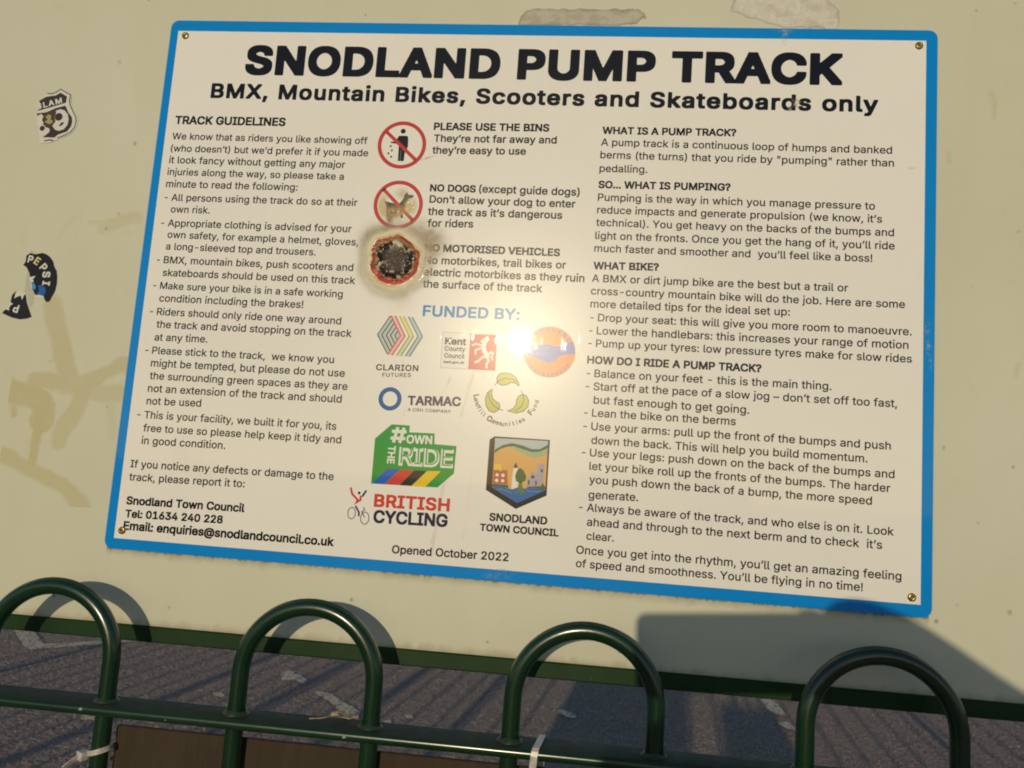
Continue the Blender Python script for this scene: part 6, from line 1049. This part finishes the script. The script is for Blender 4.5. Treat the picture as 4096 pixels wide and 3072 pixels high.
for z0, z1, w_ in ((-.1855, -.1798, .0030), (-.1970, -.1925, .0028)):
    q = [(.0612, z0), (.0612+w_, z0+.001), (.0615+w_*1.2, (z0+z1)/2), (.0612+w_*.8, z1), (.0610, z1-.001), (.0606, (z0+z1)/2)]
    n = len(q); V = [(x, -.0436, SZ+z) for x, z in q]+[(x, -.0421, SZ+z) for x, z in q]
    rebase(mesh('torn_edge', V, [tuple(range(n)), tuple(range(n, 2*n))[::-1]]+[(i, n+i, n+(i+1) % n, (i+1) % n) for i in range(n)], M_RUST), sb)

# cable ties
M_TIE, N, L, P = mat_new('grubby_white_nylon'); nt = noise(N, L, 200, 3, vec=texco(N)); L.new(ramp(N, L, nt.outputs['Fac'], [(.35, (.42, .38, .33)), (.65, (.62, .60, .57))]).outputs[0], P.inputs['Base Color']); P.inputs['Roughness'].default_value = .35; P.inputs['Subsurface Weight'].default_value = .15; P.inputs['Subsurface Radius'].default_value = (.004, .003, .002)
def band(path, axis, w, th, mat, name, parent, closed=True):
    """flat strap: path of points, w along axis, th outward"""
    V = []; F = []; n = len(path)
    for i, p in enumerate(path):
        a = path[i-1] if (i or closed) else p; b = path[(i+1) % n] if (i < n-1 or closed) else p; t = (b-a).normalized(); o_ = t.cross(axis).normalized()
        for s, h in ((-1, 0), (1, 0), (1, 1), (-1, 1)): V.append(p+axis*(s*w/2)+o_*(h*th))
    for i in range(n if closed else n-1):
        j = (i+1) % n
        for k_ in range(4): F.append((i*4+k_, i*4+(k_+1) % 4, j*4+(k_+1) % 4, j*4+k_))
    if not closed: F += [(0, 1, 2, 3), ((n-1)*4+3, (n-1)*4+2, (n-1)*4+1, (n-1)*4)]
    o = mesh(name, V, F, mat, None); bm = bmesh.new(); bm.from_mesh(o.data); bmesh.ops.recalc_face_normals(bm, faces=bm.faces); bm.to_mesh(o.data); bm.free()
    return rebase(o, parent)
LX = .0553; tz = SZ-.1838
tie = empty('cable_tie', (LX, FY, tz), label='white cable tie with blunt tail round the fence bar beside the brown sheet', cat='cable tie', group='cable ties holding the brown sheet')
ax = Vector((-.2, .0, .98)).normalized()
band([Vector((LX+.0096*math.cos(a), FY+.0105*math.sin(a), tz+.0030*math.cos(a))) for a in [2*math.pi*i/28 for i in range(28)]], ax, .0048, .0013, M_TIE, 'strap', tie)
o = box('tie_head', (-.0042, -.0040, -.0040), (.0042, .0040, .0040), M_TIE, bevel=.0008, mesh_only=True)
hd = link_mesh('tie_head', o, M_TIE); hd.parent = tie; hd.location = (-.0120, -.0085, -.0042); hd.rotation_euler = (0, .1, -.45)
tl = [Vector((LX-.013, FY-.010, tz-.0048)), Vector((LX-.0175, FY-.0165, tz-.0085)), Vector((LX-.0215, FY-.0225, tz-.0130))]
band(tl, Vector((.2, -.25, .94)).normalized(), .0046, .0012, M_TIE, 'tail', tie, closed=False)
TX_ = .4790
tie2 = empty('cable_tie', (TX_, FY, ZR), label='white cable tie wrapped over the top rail beside the third hoop', cat='cable tie', group='cable ties holding the brown sheet')
zt = ZR+tilt(TX_)
pth = [Vector((TX_-.0050*t_, y, z)) for t_, y, z in ((0, -.0300, zt-.030), (0, -.0302, zt-.001), (.02, -.0318, zt+.0006), (.3, -.053, zt+.0007), (.7, -.0722, zt+.0006), (.8, -.0745, zt-.0012), (.9, -.0753, zt-.0045), (1, -.0750, zt-.012), (1.0, -.0705, zt-.040), (1, -.0640, zt-.050), (.4, -.0350, zt-.046))]
band(pth, Vector((1, 0, 0)), .0062, .0013, M_TIE, 'strap', tie2)

# dead leaf caught on the rail behind the second hoop
M_LEAF, N, L, P = mat_new('dead_leaf'); nl = noise(N, L, 220, 4, vec=texco(N)); L.new(ramp(N, L, nl.outputs['Fac'], [(.3, (.16, .10, .05)), (.6, (.50, .40, .24))]).outputs[0], P.inputs['Base Color']); P.inputs['Roughness'].default_value = .7
lf = empty('dead_leaf', (.289, -.040, ZR+tilt(.29)), label='small curled dead leaf lying on the fence rail beside the second hoop', cat='leaf')
V = []; F = []; nu, nv = 15, 7
for i in range(nu):
    u = i/(nu-1); wd = .0052*math.sin(math.pi*min(1, u*1.02+.02))**.7*(1+.35*math.sin(u*19))
    for j in range(nv):
        v = j/(nv-1)*2-1; V.append((-.013+.027*u, v*wd+.001*math.sin(u*7), .0018+.0030*abs(v)**1.5*(.6+.6*math.sin(u*6+1))+.0016*math.sin(u*3)))
for i in range(nu-1):
    for j in range(nv-1): a = i*nv+j; F.append((a, a+nv, a+nv+1, a+1))
o = mesh('blade', V, F, M_LEAF, lf, smooth=True); md = o.modifiers.new('thick', 'SOLIDIFY'); md.thickness = .0004
tv, tf = tube([Vector((-.012, 0, .0024)), Vector((-.021, -.006, .0012)), Vector((-.031, -.010, .0009))], .0005, 6); mesh('stalk', tv, tf, M_LEAF, lf, smooth=True)

# ================================================================== behind the camera: what throws the shadows
M_WOOD, N, L, P = mat_new('grey_timber'); nw = noise(N, L, 8, 5, vec=texco(N)); L.new(ramp(N, L, nw.outputs['Fac'], [(.3, (.10, .08, .06)), (.7, (.20, .17, .13))]).outputs[0], P.inputs['Base Color']); P.inputs['Roughness'].default_value = .8
bm = bmesh.new(); bmesh.ops.create_cone(bm, cap_ends=True, segments=20, radius1=.034, radius2=.034, depth=1.5)
for v in bm.verts: v.co.z += .45
bmesh.ops.bevel(bm, geom=[e for e in bm.edges if all(v.co.z > 1.1 for v in e.verts)], offset=.006, segments=2, affect='EDGES')
pm_ = bpy.data.meshes.new('timber_post'); bm.to_mesh(pm_); bm.free(); pm_.materials.append(M_WOOD)
DB = 1.3
for i, a in enumerate((-2.38, -1.905, -1.43)):  # unseen posts, added to throw the shadow streaks on the ground at left
    o = bpy.data.objects.new('timber_post', pm_); COL.objects.link(o); o.location = (CAM.x+a-.0997*DB, CAM.y-DB, 0)
    tag(o, ['leftmost of the three round grey timber posts behind the viewer', 'middle one of the three round grey timber posts behind the viewer', 'round grey timber post behind the viewer, nearest the kneeling person'][i], 'post', 'timber posts behind the viewer')

# the photographer, kneeling behind the fence with the phone held up
def skin_body(name, pts, edges, mat, parent=None, root=0, sub=2):
    me = bpy.data.meshes.new(name); me.from_pydata([p[:3] for p in pts], edges, []); me.update(); o = bpy.data.objects.new(name, me); COL.objects.link(o)
    md = o.modifiers.new('skin', 'SKIN'); md.use_smooth_shade = True; sv = me.skin_vertices[0].data
    for i, p in enumerate(pts): sv[i].radius = (p[3], p[4] if len(p) > 4 else p[3]); sv[i].use_root = (i == root)
    o.modifiers.new('sub', 'SUBSURF').levels = sub; o.modifiers[-1].render_levels = sub; me.materials.append(mat)
    dg = bpy.context.evaluated_depsgraph_get(); me2 = bpy.data.meshes.new_from_object(o.evaluated_get(dg)); bpy.data.objects.remove(o)
    o = bpy.data.objects.new(name, me2); COL.objects.link(o); me2.polygons.foreach_set('use_smooth', [True]*len(me2.polygons))
    if not me2.materials: me2.materials.append(mat)
    if parent is not None: rebase(o, parent)
    return o
M_COAT, N, L, P = mat_new('dark_jacket'); P.inputs['Base Color'].default_value = (.03, .035, .05, 1); P.inputs['Roughness'].default_value = .9
M_SKIN, N, L, P = mat_new('skin'); P.inputs['Base Color'].default_value = (.50, .31, .22, 1); P.inputs['Roughness'].default_value = .5
M_JEAN, N, L, P = mat_new('dark_jeans'); P.inputs['Base Color'].default_value = (.03, .05, .10, 1); P.inputs['Roughness'].default_value = .9
M_HAIR, N, L, P = mat_new('brown_hair'); P.inputs['Base Color'].default_value = (.04, .025, .015, 1); P.inputs['Roughness'].default_value = .7
cx, cy, cz = CAM
per = empty('person', (cx-.20, cy-.50, 0), label='kneeling person in a dark jacket holding a phone up behind the fence', cat='person')
d = .45; T = lambda x, y, z: (cx+x, cy-y, z)
pts = [(*T(-.19, d+.05, .52), .15, .12), (*T(-.19, d+.03, .72), .185, .13), (*T(-.19, d, .90), .215, .125), (*T(-.15, d-.01, .985), .12, .08), (*T(-.07, d-.03, 1.00), .05), (*T(-.03, d-.05, 1.03), .055),
       (*T(-.02, d-.06, 1.075), .074, .085), (*T(.00, d-.02, 1.005), .058), (*T(.162, d-.07, 1.005), .052), (*T(.363, d-.18, 1.086), .068), (*T(.300, .21, 1.098), .068), (*T(.254, .16, 1.116), .068), (*T(.206, .09, 1.142), .066), (*T(.168, .05, 1.154), .066), (*T(.130, .045, 1.150), .050),
       (*T(-.37, d, .94), .065), (*T(-.42, d+.04, .70), .047), (*T(-.30, d-.12, .52), .037), (*T(-.25, d-.20, .47), .03),
       (*T(-.28, d+.02, .45), .10), (*T(-.32, d-.32, .40), .075), (*T(-.32, d-.26, .08), .055), (*T(-.32, d-.36, .05), .04),
       (*T(-.10, d+.02, .42), .10), (*T(-.08, d-.02, .09), .072), (*T(-.09, d+.38, .07), .05), (*T(-.09, d+.46, .05), .04)]
ed = [(0, 1), (1, 2), (2, 3), (3, 4), (4, 5), (5, 6), (2, 7), (7, 8), (8, 9), (9, 10), (10, 11), (11, 12), (12, 13), (13, 14), (2, 15), (15, 16), (16, 17), (17, 18), (0, 19), (19, 20), (20, 21), (21, 22), (0, 23), (23, 24), (24, 25), (25, 26)]
bod = skin_body('body', pts, ed, M_COAT, per, 0)
def uvball(name, c, r, mat, parent, seg=24):
    bm = bmesh.new(); bmesh.ops.create_uvsphere(bm, u_segments=seg, v_segments=16, radius=1)
    for v in bm.verts: v.co = Vector((c[0]+v.co.x*r[0], c[1]+v.co.y*r[1], c[2]+v.co.z*r[2]))
    me = bpy.data.meshes.new(name); bm.to_mesh(me); bm.free(); return rebase(link_mesh(name, me, mat, None, True), parent)
uvball('hair', T(-.02, d-.045, 1.088), (.080, .095, .058), M_HAIR, per)
uvball('palm', T(.130, .045, 1.155), (.034, .02, .040), M_SKIN, per)
# fingers of the raised hand, curled over the phone's right end
hb = Vector(T(.165, .032, 1.150))
for k_, (dz, ln) in enumerate(((.022, .060), (.004, .066), (-.014, .062), (-.030, .050))):
    p0 = hb+Vector((-.004, .004, dz)); p1 = p0+Vector((-.014, .020, .004)); p2 = p1+Vector((-.022, .006, 0)); p3 = p2+Vector((-ln+.04, -.001, -.002))
    skin_body('finger', [(*hb, .012), (*p0, .0095), (*p1, .009), (*p2, .008), (*p3, .007)], [(0, 1), (1, 2), (2, 3), (3, 4)], M_SKIN, per)
th = [hb+Vector((0, -.005, .028)), hb+Vector((-.02, -.030, .030)), hb+Vector((-.052, -.034, .018))]
skin_body('thumb', [(*th[0], .012), (*th[1], .0105), (*th[2], .009)], [(0, 1), (1, 2)], M_SKIN, per)
# phone: lens at the viewpoint, body behind it
M_PH, N, L, P = mat_new('phone_shell'); P.inputs['Base Color'].default_value = (.02, .02, .025, 1); P.inputs['Roughness'].default_value = .25
ph = empty('phone', tuple(CAM), label='dark slab phone held up in landscape by the kneeling person', cat='phone')
bm = bmesh.new(); P_ = rrect(-34, 128, -43, 34.5, 10, 6); n = len(P_)
V = [(x/1000, z/1000, .0035) for x, z in P_]+[(x/1000, z/1000, .0115) for x, z in P_]
me = bpy.data.meshes.new('phone_body'); me.from_pydata(V, [], [tuple(range(n))[::-1], tuple(range(n, 2*n))]+[(i, (i+1) % n, n+(i+1) % n, n+i) for i in range(n)]); me.update()
me.transform(CAM_ROT.to_4x4()); link_mesh('phone_body', me, M_PH, ph)
# unseen bag on the raised arm, added to cast the second dark ground shadow
M_BAG, N, L, P = mat_new('canvas_bag'); P.inputs['Base Color'].default_value = (.10, .08, .05, 1); P.inputs['Roughness'].default_value = .9
bag = empty('tote_bag', T(.41, .33, .93), label='limp canvas bag hanging from the kneeling person\'s bent elbow', cat='bag')
V = []; F = []; nu, nv = 16, 12
for j in range(nv):
    t = j/(nv-1); z = .905-.36*t; hw = .150+.022*math.sin(t*2.2); hd_ = .02+.05*math.sin(math.pi*min(1, t*.9+.1))
    for i in range(nu): a = 2*math.pi*i/nu; V.append((cx+.4055+hw*math.copysign(abs(math.cos(a))**.7, math.cos(a)), cy-.33+hd_*math.sin(a), z+.006*math.sin(3*a)))
for j in range(nv-1):
    for i in range(nu): F.append((j*nu+i, j*nu+(i+1) % nu, (j+1)*nu+(i+1) % nu, (j+1)*nu+i))
F.append(tuple((nv-1)*nu+i for i in range(nu))); rebase(mesh('bag_body', V, F, M_BAG, None, smooth=True), bag)
for yo in (.02, -.02):
    tv, tf = tube([Vector(T(.33, .33+yo, .90)), Vector(T(.33, .33+yo, 1.02)), Vector(T(.37, .33, 1.095)), Vector(T(.41, .33+yo, 1.02)), Vector(T(.42, .33+yo, .90))], .007, 8); rebase(mesh('bag_handle', tv, tf, M_BAG, None, smooth=True), bag)
bpy.context.view_layer.update()

for o in bpy.data.objects:
    if o.name.split('.')[0] in ('dirt_specks', 'dirt_runs', 'grime', 'faded_paint', 'scrape'): o['kind'] = 'stuff'
